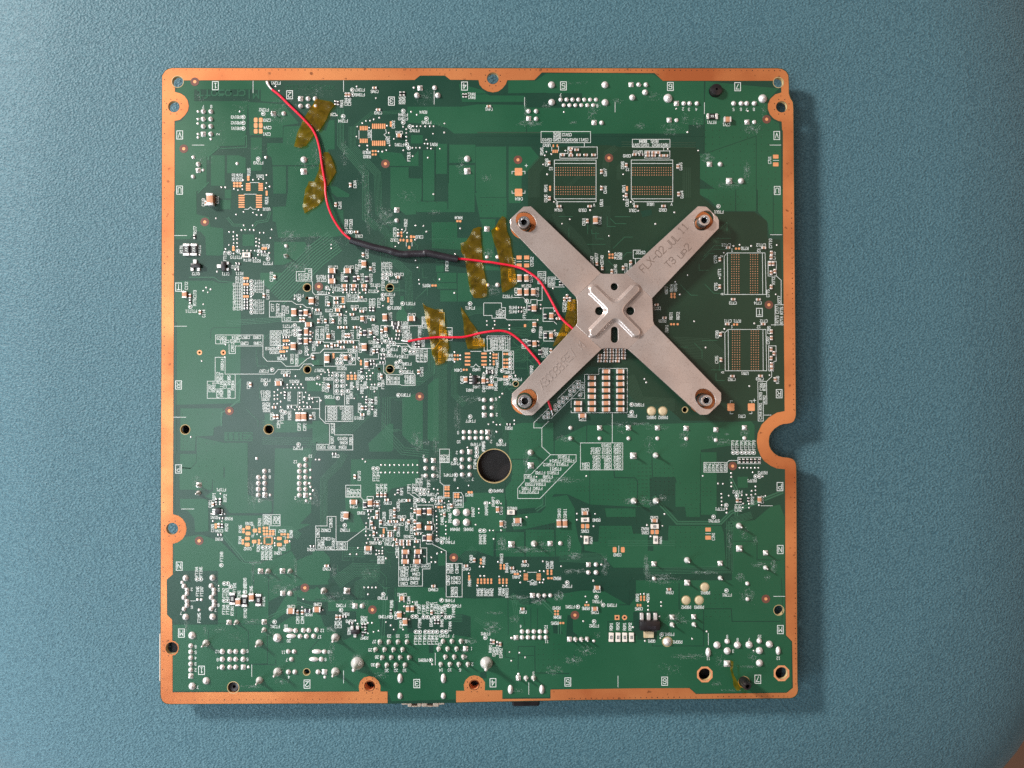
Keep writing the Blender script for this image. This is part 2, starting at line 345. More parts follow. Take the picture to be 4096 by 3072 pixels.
DATA['02'] = '''
u 905,1078,U5V2 175,622,C4V1 1038,930,R5V5 1160,945,C5V12 1038,970,R5V4 912,1010,C5V10 1038,1010,C5V9 1145,1010,R5V2 1250,1010,R5V3 1370,1010,C5V11 960,1375,12 2060,1165,C6V10 1920,1212,C6V9 2120,1028,R6V4 2040,1075,C6V7 2150,1075,C6V8 1928,1385,12 1545,580,6 1083,440,7
l 845,1155,R5V6 905,1295,C5V8 1645,1420,C5V7 1645,1640,C5V6 895,1620,R5V1 1865,1330,C6V6 1880,1625,R6V1
G 1118,328,5
W 627,475 627,585 | 1770,535 1770,660 | 835,905 1460,905 1460,1045 835,1045 835,905 | 1382,1045 1382,1100 | 1072,1242 1072,1182 1175,1182 1175,1100 1545,1100 1545,1242 1072,1242 | 1003,1265 1530,1265 1530,1792 1040,1792 1003,1755 1003,1265 | 1003,1308 1530,1308 | 1003,1755 1530,1755 | 468,1440 468,1408 500,1408 | 600,1408 632,1408 632,1440 | 632,1335 665,1335 | 648,1318 648,1352 | 1975,1265 2499,1265 2499,1792 2012,1792 1975,1755 1975,1265 | 1975,1308 2499,1308 | 1975,1755 2499,1755 | 970,1100 970,1150 | 1055,1095 1055,1150
s 968,315,45 1643,315,45 970,535,43 1645,538,45 1083,502,28 1158,502,28 1233,502,28 1308,502,28 1383,502,28 1456,502,28 1530,502,28 1196,572,27 1270,572,27 1345,572,27 1420,572,27 1494,572,27 678,648,30 773,648,30 773,745,30 1600,795,30 2068,312,30 2160,312,30 1988,475,40 2150,410,38
q 1122,572,52 678,740,60 1505,792,62 1973,312,60
v 1125,658 1145,1145 968,1190 905,1160 885,1205 865,1320 915,1445 1875,1445
P 550,1413,95,95 550,1675,95,95 990,1085,18,35 1040,1085,18,35 988,1155,18,40 1013,1155,18,40 1038,1155,18,40 948,1605,26,28 948,1640,26,28 1920,1610,26,28 1920,1640,26,28
a 1027,1362,17,4,30,31 1027,1605,17,4,30,31 1997,1362,17,4,30,31 1997,1605,17,4,30,31
ch 175,585 1210,1120 1285,1135 1110,1200 1212,1205 1310,1200 1400,1200 1500,1200 2015,1195 2100,1195
cv 938,1300 1598,1410 1598,1620 1912,1330 1212,1165
F 543,1262 1693,1238
X 700,800,130,40,110 1520,560,80,80,40 1480,680,60,90,50 640,650,20,150,40 1240,790,60,20,20 900,580,50,40,25 1800,520,70,30,25 2080,840,60,40,20 150,1490,60,50,25 1290,290,140,20,10'''
DATA['03'] = '''
u 70,1028,R6V4 215,1028,R6V5 232,1075,R6V2 340,1075,R6V3 935,788,RT7V1 1122,818,C7V1 575,620,2 650,625,3 743,625,4 1212,625,5 1305,625,6 1380,625,7 1470,625,8
l 545,1345,C6V5 560,1700,C6V4 1670,1265,C7U1
G 415,335,6 1265,338,7 1760,955,V 1765,1650,U
W -65,1003 410,1003 410,1103 -65,1103 -65,1003 | 330,1105 330,1150 | 90,1150 408,1150 408,1240 90,1240 90,1150 | 845,540 845,680 | 1672,1076 1812,1076 | 1715,1270 1785,1270
s 385,485,58 585,550,30 658,550,30 752,550,30 1215,550,32 1310,550,32 1380,550,32 1475,550,32 1582,490,56 20,315,28 108,315,30 95,410,38 493,762,28 1476,785,28 1045,1318,32 1308,1530,40
q 492,550,62 400,760,60 1383,785,60 910,1318,62 1157,1530,76
v 492,615 1398,645 633,912 768,1145 385,1125
P 1747,1222,70,48 1747,1320,70,48
Bh 945,712,140,66
Ch 1138,752,90,62
ch 45,1195 130,1208 205,1208 260,1170 300,1208 360,1208 130,1170 205,1170
cv 510,1345
F 1632,750
X 1450,870,100,70,110 430,880,140,70,90 880,1240,80,60,90 1380,1400,40,120,70 1150,1580,140,40,70 600,740,50,80,30 750,800,60,80,25 200,460,100,60,30 30,830,60,40,25 1590,640,30,90,15'''
DATA['10'] = '''
u 1470,228,U1U1 1465,690,R2T5 1450,800,R2T4 1090,835,FT1T10 1230,868,R1T4 1350,880,R2T3 1490,912,FT2T2 580,1042,Q1T2 955,1045,Q1T1 1130,1040,R1T1 1130,1095,R1T8 1130,1138,R1T9 1110,1180,R1T10 1110,1220,R1T11 1110,1258,R1T12 1110,1296,R1T13 1110,1335,R1T14 1110,1372,R1T15 1110,1410,R1T16 1110,1447,R1T17 1110,1485,R1T18 1380,1142,FT1T1 1380,1185,FT1T2 1380,1225,FT1T3 1380,1262,FT1T4 1380,1390,FT1T5 1380,1435,FT1T6 1380,1482,FT1T7 1380,1530,FT1T8 520,1517,FT1T11 1880,1320,FT2T4 1935,1055,C2T14 1935,1103,C2T11 1645,1560,FB2T1 1735,1615,C2T1 1075,955,R1T2
l 675,140,C1U3 850,110,C1U1 1475,115,R2U1 570,490,R1T7 398,735,R1T6 625,735,R1T5 948,820,FT1T9 1535,1080,C2T19 1488,1305,C2T18 460,1195,C1T2 568,1300,C1T3 565,1400,R1T5 680,1545,C1T4 2020,1055,C2T13 1550,1470,C2T7 1615,1480,FB2T2 1685,1490,C2T6 1735,1500,C2T5
G 362,1212,T
W 310,560 465,560 | 1190,38 1345,38 | 1195,228 1240,228 1270,200 1300,228 1340,228 | 1850,1015 1960,1015 1960,980 2045,980 2045,1135 1850,1135 1850,1015 | 2045,1135 2055,1150 2055,1275 2085,1310 2250,1310 2310,1330 | 1510,1590 1510,1390 1790,1390 1850,1430 1930,1430 1980,1470 2030,1470 2050,1500 2050,1545 | 1510,1590 1670,1590 1670,1650 1890,1650
S 1722,692,26 1722,820,30
v 1185,262 1090,295 835,343 1305,270 1352,300 1410,300 1375,238 1187,432 1300,432 1158,492 1205,488 1265,488 1315,492 1005,515 1058,515 1390,525 1440,525 1540,485 1525,590 1055,570 1105,560 1060,610 1105,605 1060,655 1105,655 1055,690 1105,700 1345,595 1385,610 1345,640 1385,655 1345,690 1380,700 1000,678 958,730 948,765 1060,788 1180,750 1230,752 1278,752 1325,752 1145,790 1370,805 1510,780 1500,720 1305,845 1340,845 848,1017 712,1218 768,1240 675,1258 732,1278 675,1430 1280,1335 1905,1460 1830,1360 628,805
t 1003,780 1112,757 1377,757 1492,853 1283,1142 1285,1195 1285,1245 1288,1295 1283,1385 1285,1435 1285,1482 1285,1530 510,1460 1885,1368
P 1475,10,26,28 1475,40,26,28 1055,708,28,28 1055,740,28,28 1425,722,28,28 1462,722,28,28 1195,1100,34,28 1232,1100,34,28 1195,1175,34,28 1232,1175,34,28 1195,1330,34,28 1232,1330,34,28
A 1158,55,1,6,0,29,75,17 1378,55,1,6,0,29,75,17
Cv 762,105,150,80 437,1305,85,55 2040,1385,90,60 1820,1530,100,60 1970,1535,85,50
cv 710,150 1575,1085 1440,1320 505,1325 632,1530 2020,1570 1905,1625 1945,1625
ev 1905,1540,70,40
Bv 460,738,150,75 555,738,150,75
Rh 1220,805,100,60
rh 1213,1138 1213,1213 1213,1250 1213,1288 1213,1367 1213,1405 1213,1443 1213,1480 1110,915 1100,990 1435,765
rv 560,575 505,1395
F 693,388
X 1780,560,120,70,90 1740,740,110,200,60 1850,950,130,60,80 2000,700,40,150,40 1700,620,60,60,30'''
DATA['11'] = '''
u 1845,335,R4U4 585,568,C3U1 1350,578,C3U3 1035,618,C3U2 1090,1052,C3T24 1020,1140,FT3T4 260,962,C2T16 460,960,C3T17 110,1080,FB2T3 115,1125,C2T15 290,1198,C3T13 315,1245,C3T10 120,1285,FT2T5 795,1188,C3T15 765,1265,C3T12 980,1305,FT3T3 510,1325,C3T14 510,1372,C3T11 640,1375,C3T9 305,1462,R2T2 535,1460,C3T8 640,1488,C3T7 210,1508,C2T9 260,1560,C2T8 68,1540,R2T1 540,1605,C3T6 740,1592,C3T3 1255,1562,C3T2 1440,1192,R3T5 1235,1420,FT3T1 1060,1475,DB3T1 1990,1475,FT4T1
l 345,175,C2U1 428,415,FT2U2 487,415,FT2U3 1178,400,R3U2 1040,520,C3T23 688,790,C3T20 603,925,C3T19 775,965,C3T18 893,955,FT3T5 940,955,FT3T6 988,955,FT3T7 560,985,FB3T2 628,1100,C3T16 738,1105,FB3T3 380,1080,FB3T1 893,1195,FT3T8 1000,1385,R3T4 840,1410,FT3T2 735,1405,R3T2 775,1405,R3T3 180,1390,C2T10 985,1580,C3T5 670,1620,C3T4 55,1385,C2T12 1700,935,FT4T30 115,1620,C2T2 235,1620,C2T4 345,1620,C2R20 415,1620,C3R17
W 1180,460 1180,490 1145,525 | 1185,648 1185,695 | 1258,648 1258,695 | 470,1300 470,1178 580,1178 580,1395 437,1395 437,1300 470,1300 | 265,1330 410,1330 410,1420 350,1420 350,1428 265,1428 265,1330 | 1665,1535 1665,1659 | 1600,1535 1665,1535
s 1065,370,30
q 1065,237,64
v 1530,37 238,675 238,722 1085,485 1135,485 1198,525 1198,578 1300,612 1092,655 1048,700 1303,432 1405,437 1442,510 1868,470 1303,873 1330,963 1347,1120 1352,1170 1608,1113 1795,1285 815,1222 835,1265 222,1245 265,1280 390,1280 438,1280 505,1282 548,1280 600,1285 675,1285 212,1288 895,1448 430,1525 1803,793 5,1480
t 432,515 483,515 895,1052 943,1050 992,1050 893,1100 940,1100 185,1222 890,1310 890,1360 1140,1420 970,1475 1992,1420
P 1123,525,25,30 1123,565,25,30 1112,618,25,28 1150,618,25,28 1197,625,28,40 1247,575,28,35 1283,577,28,25 1247,622,28,40 1222,710,28,40 1832,378,28,26 1867,378,28,26 957,1355,26,28 957,1390,26,28 1518,1192,28,26 1555,1192,28,26 385,1358,28,30 385,1395,28,30
Ch 245,1005,90,60 443,1005,90,60 245,1135,90,60 405,1195,70,40 525,1195,70,40 655,1195,70,40 318,1503,65,38 1250,1610,95,60
Cv 650,920,90,55 915,1595,95,55 628,1610,72,42
eh 232,1078,70,42
ev 427,1108,70,40 533,1108,70,40 685,1108,70,40
ch 412,1245 515,1243 655,1247 553,515 1080,1088 610,1340 300,1355 300,1408 345,1560 530,1493 625,1518 500,1558 385,1460 65,1500 760,1625
cv 580,1095 732,980 640,805 293,170 1083,545 205,1425 75,1640 165,1640 260,1640
rv 730,1490 770,1490
F 80,1205
X 930,290,80,70,100 960,400,100,30,60 1540,270,80,30,25 700,150,60,120,30 20,580,100,60,25 710,260,50,260,110 860,330,60,160,60 1180,80,120,90,30 300,640,200,60,25'''
DATA['12'] = '''
u 555,97,C4U4 1052,235,C5U4 1360,240,C5U3 1990,243,C6U1 480,1470,R4T6 478,1522,R4T5 410,1330,FT5T2 648,1195,C5T34 1810,795,R5T5 1808,842,R5T4 2090,775,C5T37 1060,1575,6 1035,155,A 1505,175,V 2005,160,A
l 895,90,C5U5 1598,145,U5U1 1923,145,C6U3 1375,385,C5U1 1575,370,C5U2 720,890,C5T52 495,890,C4T7 710,1105,C5T4 498,1095,C4T4 518,1270,C4T3 788,1275,C5T35 950,1145,R5T2 993,1145,R5T3 825,1095,FT5T3 875,1090,C5T13 440,1040,FT5T4 285,1550,C4T1 322,1540,FB5T1 360,1550,C5T4 625,1545,FT4T2 1128,1465,C5T20 1167,1435,C5T25 1210,1450,C5T21 1245,1430,C5T18 1480,880,C5T47 1535,830,R5T7 1605,870,C5T49 1775,985,C5T46 1908,975,C6T33 1968,955,C6T9
W 468,-5 468,25 500,25 | 600,25 632,25 632,-5 | 530,888 585,888 | 622,888 682,888 | 795,1015 895,1015 895,1170 795,1170 795,1015 | 1020,1085 922,1085 922,1210 1130,1210 | 1020,1085 1020,1115 1070,1115 | 848,1170 848,1380 785,1380 785,1480 | 655,1535 655,1415 705,1415 705,1370 785,1370 | 475,1343 610,1343 640,1375 | 110,1412 335,1412 335,1472 385,1472 385,1605 215,1605 215,1570 110,1570 110,1412 | 385,1605 405,1625 775,1625 | 995,1500 995,1475 860,1475 860,1645 995,1645 1030,1680 | 2090,745 2000,745 2000,850 2100,850 | 2028,850 2028,920
s 285,475,28 285,832,28 285,1185,30
q 150,478,64 152,832,52 160,1185,50
v 1200,355 1102,410 1000,135 1458,240 1695,565 1695,765 988,1228 832,1435 832,1482 1010,1515 1012,1565 152,1640 250,1640 2065,247 1882,60 1882,105 1973,135 795,1628 625,1470
t 655,1388 452,1120
P 557,837,65,48 653,837,65,48 557,938,65,48 653,938,65,48 1700,800,24,26 1738,800,24,26 1700,840,24,26 1738,840,24,26
Cv 562,1098,92,52 650,1098,92,52 565,1273,92,52 650,1273,92,52 737,1273,92,52 745,1475,92,55 965,1578,85,50 1522,365,98,54
ev 685,1475,60,32 885,1580,60,35
cv 1420,375 943,90 1912,50 1608,970 1730,1015 1873,970 1540,915 1968,900 1130,1365 1163,1330 1200,1365
ch 1065,190 1450,190 2035,190 1052,1610
rh 570,1470 570,1520
rv 1075,1165 1108,1165
X 200,1250,110,60,110 170,790,60,60,50 160,480,40,40,20 60,950,60,60,20'''
DATA['13'] = '''
u 160,165,U6U1 320,238,C6U2 1025,262,FT6U1 1118,680,C7T11 1355,722,R7T6 1560,680,C7T12 1535,748,12 1192,748,1 1205,1412,C7T3 1520,1412,C7T4 245,1480,C6T1 1140,1640,C7T1 1258,1640,R7T1 1595,1640,C7T2 315,1640,R6T8 430,165,V
l 985,860,C7T8 1035,1025,U7T1 990,1205,C7T6 1648,1290,C7T5 1680,660,C7T10 1725,815,C7T9 1718,1130,R7T2 1790,1370,R7T7 1765,1620,R7T3 1765,1500,C7T7 1820,1630,R7T4 1820,1510,R7T5 365,1250,R6T7 430,1225,R6T4 480,1215,R6T5 422,1575,R6T1 512,1575,R6T2 1070,1300,A 1065,820,V
G 1540,1532,T
W 1678,550 1825,550 | 1095,820 1135,780 1612,780 1625,1305 1098,1305 1095,820 | 1135,785 1140,1305 | 1578,785 1582,1305 | 1650,885 1752,885 1755,1072 1650,1072 1650,885 | 1755,1072 1815,1125 1815,1435 | 1845,1435 1738,1435 1738,1700
v 468,267 228,413 632,1060 1215,692 1292,678 1438,692 1762,680 1092,777 1043,1100 1748,1303 478,1145 537,1303 718,1645
t 1022,190
P 1245,725,26,24 1282,725,26,24
A 428,1300,2,2,40,35,26,28
a 1193,803,4,17,30,30 1430,803,4,17,30,30
ch 1145,712 1597,715 330,187 1210,1365 1528,1368 240,1435 340,1600
cv 1040,860 1040,1205 520,35 1693,780 1690,835 1690,1210 1675,915 1715,915 1690,1030 1735,1010
F 1660,1435'''
DATA['20'] = '''
u 1735,48,FT2T1 1740,105,FT2R4 1735,148,FT2R3 905,197,R2R23 1095,188,C2R14 1215,188,C3R7 1355,188,C3R8 940,240,C2R11 1075,232,C2R13 1195,263,C2R9 1360,263,C3R6 1590,135,R2R25 1590,180,R2R24 1590,225,R2R22 1590,268,R2R21 1530,330,DB2R16 1575,377,R2R20 1670,455,R2R26 1440,612,FT2R7 1715,630,C2R22 1460,730,FT2R2 1630,730,C2R6 1825,745,R2R15 2025,712,DB2R8 1460,880,R2R13 1460,925,R2R11 1460,970,R2R9 1470,1030,R2R5 1470,1072,C2R5 1470,1112,R2R1 1870,1590,FT2P2
l 1045,310,C2R12 1875,115,FB2R3 1880,215,FB2R2 1975,355,C2R15 2070,300,C2R16 1795,460,C2R10 1855,470,DB2R15 915,530,DB2R14 860,700,DB2R12 905,715,DB2R13 905,870,DB2R11 860,890,FT2R1 760,830,C2R7 808,820,R2R19 950,785,C3R3 1000,730,DB3R5 1000,890,DB3R3 1048,795,DB3R4 1245,790,C1R1 1760,930,FB2R1 1765,1170,DB2R1 1540,1185,C2P5 1625,1285,C2P4 1670,1215,FT2R5 1885,1320,C2P2 1955,1320,C2P3 2070,1180,C2R3
G 362,790,R
W 310,47 465,47 | 300,1197 455,1197 | 830,270 830,158 1428,158 1428,430 1480,490 1655,490 1720,553 1880,553 1985,460 2030,440 2040,390 2145,385 2200,335 | 830,270 955,270 | 1000,275 1000,392 1080,392 1080,297 1425,297 | 950,440 825,440 825,742 725,742 725,958 1078,958 1078,660 | 950,440 950,652 1570,652 1620,595 1890,595 1945,525 2040,525 2070,545 2200,545 | 1520,290 1520,105 1665,105 1665,140 | 1520,290 1680,290 1680,340 | 1870,1045 1870,880 1925,880 1925,975 | 1870,1045 1735,1045 1735,1090 1810,1090 | 2000,975 2000,945 2145,945 2145,1200 2212,1270 | 1900,1090 2145,1090 | 2100,55 2200,55 2200,215 2095,215 2100,55
v 957,280 655,488 950,440 1757,185 1765,230 1765,280 1735,365 1765,680 1842,678 1618,850 1812,783 1865,783 1915,783 1740,825 1788,825 1835,825 1885,825 1938,825 1738,785 1695,830 1660,890 1615,917 1615,967 1655,1000 1612,1025 1655,1070 1575,880 1575,925 1575,970 1570,1030 1705,955 1970,885 2015,920 1952,943 1895,895 1895,935 1895,982 1895,1015 1940,1008 1987,1018 2060,1010 2115,1000 2160,985 1860,1068 1895,1068 1948,1060 1832,1103 1885,1100 1932,1107 2167,655 2115,775 2150,785 518,1447 2003,345 2003,410 2055,175 2060,130 2120,290
t 1830,38 1833,102 1833,152 1632,320 1545,597 1462,778 2125,697 1897,372 1665,1120 1710,1137 1878,1542
P 1695,230,35,28 1735,230,35,28 1697,318,35,28 1735,318,35,28 1655,367,35,28 1692,367,35,28
Cv 1812,300,95,60 1875,1190,112,62 1945,1190,112,62 1975,115,100,48 1972,235,85,48
Ch 1625,770,85,55 2005,25,85,55
ev 1900,125,70,38 1900,235,70,38
cv 2030,1195 1270,785 1570,1192 1610,1192 2060,440 2025,135 2025,225
ch 1715,668 1570,1072
rh 1705,187 1710,277 1680,420 1770,1068 2035,965 2010,1068
rv 1705,900
F 1003,1117'''
DATA['21'] = '''
u 1170,65,FB3R2 1170,115,C3R14 1190,158,R3R24 1195,205,R3R22 1160,8,R3T1 765,250,R3R21 810,300,R3R5 505,357,R3R14 1000,340,FT3R12 990,418,FT3R9 1135,432,FT3R14 1190,522,FT3R6 1095,562,FT3R5 1210,622,FT3R3 370,582,R2R18 85,605,R2R17 195,712,R2R16 215,940,FT2R6 1040,705,R3R16 1040,755,R3R13 1225,682,R3R18 1225,718,R3R17 1225,760,R3R15 775,828,R4E3 1175,917,FT3R1 590,1208,C3R19 250,1080,DB2R9 250,1125,DB2R6 250,1170,DB2R4 250,1215,DB2R2 420,1080,DB2R10 430,1125,DB2R7 430,1170,DB2R5 430,1215,DB2R3 380,1468,R2R10 395,1518,R2R6 380,1575,R2R4 240,1575,R2R3 115,1575,R2R2 1710,415,R4R11 1735,465,R4R9 1840,602,C4R4 2070,595,U4R2 1985,855,R4R1 2100,230,R4R12 2110,275,R4R10 2070,812,U4R1 1998,1245,FT4P7 1840,1392,9 1850,1508,10 2060,1540,FT4P8 1825,1645,2
l 60,140,C2R19 120,140,C2R18 185,75,C2T3 260,160,C2R17 388,160,C3R10 500,150,C3R11 580,145,C3R12 710,130,FB3R1 770,85,R3R13 815,100,R3R23 880,200,C3R9 605,320,C3T15 745,365,C3R4 1355,120,FT3R16 1275,270,R3R6 1400,260,R3R8 1330,420,FT3R13 1380,420,FT3R10 1430,425,FT3R11 1380,620,C3R21 590,660,R3R11 570,780,R3R9 960,720,C3R2 845,680,C3R1 668,790,R3R6 890,780,FT3R4 495,800,R3R8 490,915,R3R7 625,840,DB3R2 445,970,DB3R1 140,810,R2R14 185,820,C2R21 595,1080,C3R20 720,1010,R3R3 710,1120,R3R1 800,985,R3R4 795,1140,R3R2 255,1340,R2R12 250,1485,R2R7 485,1500,R2R8 1405,-5,C3R15 1450,0,C3R16 1625,35,FT3R17 1620,160,FT3R15 1680,150,DB3R7 1735,150,C3R6 1610,430,FT4R10 1890,725,C4R2 2165,690,C4R3 2165,830,C4R1 2160,1560,FT4P5
W 45,290 45,235 140,235 140,250 300,250 310,228 590,228 590,335 140,335 95,385 0,385 | 150,378 460,378 545,390 545,535 405,535 405,553 150,553 150,378 | 270,628 410,628 410,905 270,905 270,628 | 0,545 150,545 | 405,905 405,1050 | 165,1055 510,1055 510,1250 165,1250 165,1055 | 90,945 90,1200 165,1275 280,1275 280,1420 510,1420 510,1610 55,1610 55,1540 215,1540 215,1275 | 565,385 565,460 600,495 | 655,582 655,462 835,462 835,395 920,395 920,525 840,525 785,530 770,582 655,582 | 900,525 900,630 935,660 1130,660 1150,645 1280,645 1297,665 1297,795 1130,795 1110,785 935,785 935,660 | 865,150 865,38 945,38 960,45 1380,40 | 1040,265 1190,265 1255,328 1540,328 1610,240 | 980,295 1100,290 1130,310 1130,410 | 1450,485 1450,335 1255,335 1210,300 1140,300 1140,370 1175,408 1310,408 1310,485 1330,500 1430,500 | 2000,365 2130,365 | 2030,205 2170,205 2170,362 2212,362 | 2030,205 2030,290 2170,290 | 1690,65 1765,65 1765,225 1605,225 1605,100 | 2000,560 2035,560 2065,525 2100,560 2115,560 | 1608,1600 1730,1600 1730,1770 1608,1770 1608,1600 | 2020,672 2085,672 | 1385,-70 1480,-70 1480,70 1385,70 1385,-70
s 1913,1385,28 1990,1385,28 2064,1385,28 2140,1385,28 1913,1460,28 1990,1460,28 2064,1460,28 2140,1460,28 1890,1635,30
q 1988,1635,60
v 615,80 595,60 780,185 880,265 1085,302 590,450 812,548 1180,580 490,635 537,640 720,605 765,640 685,640 735,675 690,680 733,720 690,720 620,740 525,815 435,790 580,845 700,820 750,785 790,785 785,873 635,940 685,940 372,913 530,960 112,655 160,630 200,600 210,630 258,635 210,668 250,672 55,775 105,985 1797,375 1797,495 1870,415 1870,463 2170,565 1960,1580 1998,655
t 928,165 925,238 988,245 1030,265 960,295 890,348 970,378 1175,345 1240,370 1288,370 372,420 318,468 365,465 315,515 365,515 475,420 512,462 478,498 308,668 375,672 308,735 375,738 308,802 375,802 308,868 375,870 1108,490 1062,512 1120,620 632,692 845,785 447,868 320,955 70,697 1087,918 1610,320 1993,1190 2075,1595 2078,1640 1350,235
P 265,405,26,28 265,438,26,28 612,490,26,28 612,525,26,28 1798,415,26,26 1835,415,26,26 1798,465,26,26 1835,465,26,26 1912,597,26,26 1948,597,26,26
A 450,675,3,2,45,35,28,28 1960,392,1,4,0,47,68,24 2168,392,1,4,0,47,68,24
Cv 925,85,75,40 655,310,95,60 185,455,110,55 420,445,75,42 685,525,80,42 200,175,72,42 1935,720,75,45 2160,735,75,45
ev 660,130,70,40
eh 1050,62,66,42
Bh 1048,15,100,58
ch 345,62 415,62 540,60 1080,108 345,248 425,248 500,248 180,298 305,290 380,312 540,312 630,1165 80,250
cv 425,165 460,165 610,140 735,130 245,290 775,365 875,110 870,680 205,805 630,1080 1340,625
rh 1080,158 985,205 1070,205 890,410 890,455 875,505 755,485 760,525
rv 785,200 820,360 680,995 755,995 675,1080 755,1080 618,605 1305,290 1345,290 830,235
F 1355,935
X 1830,1200,40,180,90 1960,970,110,50,50 1320,1500,70,130,140 1560,1560,40,120,60 1440,1520,40,30,30 1390,100,30,80,20'''
DATA['22'] = '''
u 205,192,R4R13 300,192,R4R9 385,192,FT4R9 240,235,R4R8 360,235,FT4R8 240,278,R4R6 360,278,FT4R7 240,322,R4R5 360,322,FT4R6 435,628,FT4R5 530,718,FT4R4 330,718,R4R3 420,772,FT4R2 185,822,R4R2 185,575,R4R4 2075,1040,FT6R2 1985,1180,FT6R1 1355,1225,C5P1 425,1335,R5R1 330,1540,FT4P6 1660,1552,C5R18 1800,1552,C6R7 1525,1600,C5R15 1665,1600,C5R16 1800,1600,C6R6 1520,1645,C5R12 1665,1645,C5R13 1800,1645,C6R5 265,970,6 55,970,5 275,1165,2 205,1505,2 1100,150,DB5R5
l 830,125,FT5R18 610,270,FB5R4 650,270,C5T42 860,380,FB5R3 905,375,C5R31 715,605,FB5R2 110,830,C4R1 265,800,DB4R1 268,640,FT4R3 283,520,R4R7 1355,820,FT5R17 110,1570,FT4P5 1160,50,FB5T2
W 155,167 440,167 440,350 155,350 155,167 | 115,205 115,360 215,360 240,385 | 350,362 487,362 487,592 415,592 415,580 350,580 350,362 | 1000,110 868,110 868,235 1000,235 | 1215,1075 1215,962 1385,962 1385,657 1565,657 1565,580 1925,580 1925,1140 1215,1140 1215,1118 | 1735,1140 1735,1515 | 1333,1862 1333,1522 1867,1522 1867,1862 1333,1862 | 962,1212 1335,840 1335,733 1275,733 1040,965 | 930,1085 745,1265 742,1332 845,1332 930,1248 | 845,1332 845,1570 955,1671 | 295,385 295,465
s 115,980,30 212,978,28 115,1077,30 212,1077,28 212,1170,28 160,1460,28
S 703,1645,40 1207,1465,30 1575,1465,28 1940,1465,28
q 118,1170,58 160,1385,58 
Z 1207,1332,56 1575,1332,60 1940,1332,60
v 348,900 313,943 233,1260 172,1287 275,1292 320,1292 498,1238 498,1285 275,1383 513,672 153,32 252,30 437,35 437,82 230,75 195,390 195,437 195,485 195,530 803,240 805,288 1010,102 2143,713 2167,757 112,635
t 738,102 343,608 447,400 447,465 447,515 447,562 447,685 410,722 212,697 212,745 1020,150 1327,918 1980,1037 1980,1133 325,1497 1300,768 1250,812 1300,815 1205,860 1252,862 1205,910 1113,955 1160,955 1065,1003 1113,1003 1018,1052 1065,1052 1018,1100 922,1148 876,1195 922,1195 20,1590
P 632,40,30,36 370,398,28,24 405,398,28,24 370,470,28,24 405,470,28,24 370,513,28,24 405,513,28,24 370,562,28,24 405,562,28,24 372,685,28,24 405,685,28,24 235,405,28,26 270,405,28,26 235,447,28,26 270,447,28,26 237,492,26,26 237,527,26,26 180,790,28,26 212,790,28,26
Ch 1657,618,100,50 1837,618,100,50 1657,698,100,50 1837,698,100,50 1657,778,100,50 1837,778,100,50 1657,858,100,50 1837,858,100,50 1657,938,100,50 1837,938,100,50 1657,1018,100,50 1837,1018,100,50 1657,1098,100,50 1837,1098,100,50 1477,698,100,50 1477,778,100,50 1477,858,100,50 1477,938,100,50 1477,1018,100,50 1477,1098,100,50 1303,1018,100,50 1303,1098,100,50 1358,1178,98,50
Cv 750,25,65,45 962,165,82,44 752,268,82,48 110,730,75,38
ev 890,165,70,36 690,260,70,36 820,375,65,36
cv 960,355 155,735
ch 1655,340 1730,340 1805,340 1878,340 1655,375 1730,375 1805,375 1878,375 1580,413 1655,413 1730,413 1805,413 1878,413 1580,450 1655,450 1730,450 1805,450 1878,450 1575,488 1650,488 1725,488 1800,488
Bh 185,625,90,50
rh 425,1288
X 1130,1470,100,40,60 1830,1290,140,40,60 2100,1280,120,20,50 240,1030,40,90,30 200,1430,50,80,50 40,960,80,30,25 1850,1380,60,30,15'''
DATA['23'] = '''
u 1190,718,C7R2 1545,712,C7R3 1355,642,U7R1 1315,1185,C7R1 172,1200,DB6R1 322,1200,DB6R2 1192,55,1 1533,55,12
l 368,75,R6R1 1005,150,C7R8 1000,470,C7R5 1650,225,C7R7 1660,95,C7R9 1770,725,R7R6 1555,1175,C7R4 1555,1060,R7R1 1555,930,R7R3 1565,810,C7R6 1605,970,R7R2 1605,815,R7R4 1205,1550,FT7P3 1258,1550,FT7P4 1318,1550,FT7P5 1370,1550,FT7P6 1420,1550,FT7P7 1470,1550,FT7P8 1075,120,V 1075,630,A
G 1790,900,R
W 1103,130 1145,88 1622,88 1632,610 1108,610 1103,130 | 1145,95 1150,608 | 1585,95 1588,608 | 1655,295 1750,295 1752,490 1722,490 1720,612 1660,612 1655,295 | 1695,612 1695,685 1630,745 | 1520,745 1630,745 1635,1030 1590,1030 1590,1245 1525,1245 1520,745 | 1600,1170 1690,1170 | 1170,1015 1170,990 1200,990 | 1415,990 1445,990 1445,1015 | 1170,1128 1170,1152 1205,1152 | 1415,1152 1445,1152 1445,1128 | 1690,30 1845,30 | 1458,985 1495,985 | 1476,966 1476,1004
s 252,1465,28 617,1470,28 990,1487,28 1352,1462,28
q 252,1332,60 615,1338,62 990,1355,60 1352,1330,60
D 175,1118,55 318,1118,55
v 862,317 90,715 113,757 1415,805 1670,665 1100,82 1478,12
t 1210,1645 1260,1645 1320,1645 1370,1645 1418,1645 1468,1645
P 1180,1070,88,95 1438,1070,88,95 1220,25,26,26 1258,25,26,26 425,22,26,26 460,22,26,26 507,22,26,26
a 1203,108,4,17,30,30 1440,108,4,17,30,30
cv 1050,150 1055,470 1693,115 1693,195 1740,720 1690,340 1725,390 1690,450 1695,530 1695,580
ch 1200,678 1555,675 1135,20 1590,20
X 250,1320,150,40,60 150,1540,60,120,50 590,1420,60,60,50 590,1540,50,30,15 950,1460,60,50,30 1080,1510,120,40,60 1350,1390,60,60,50 1120,1410,30,15,10'''
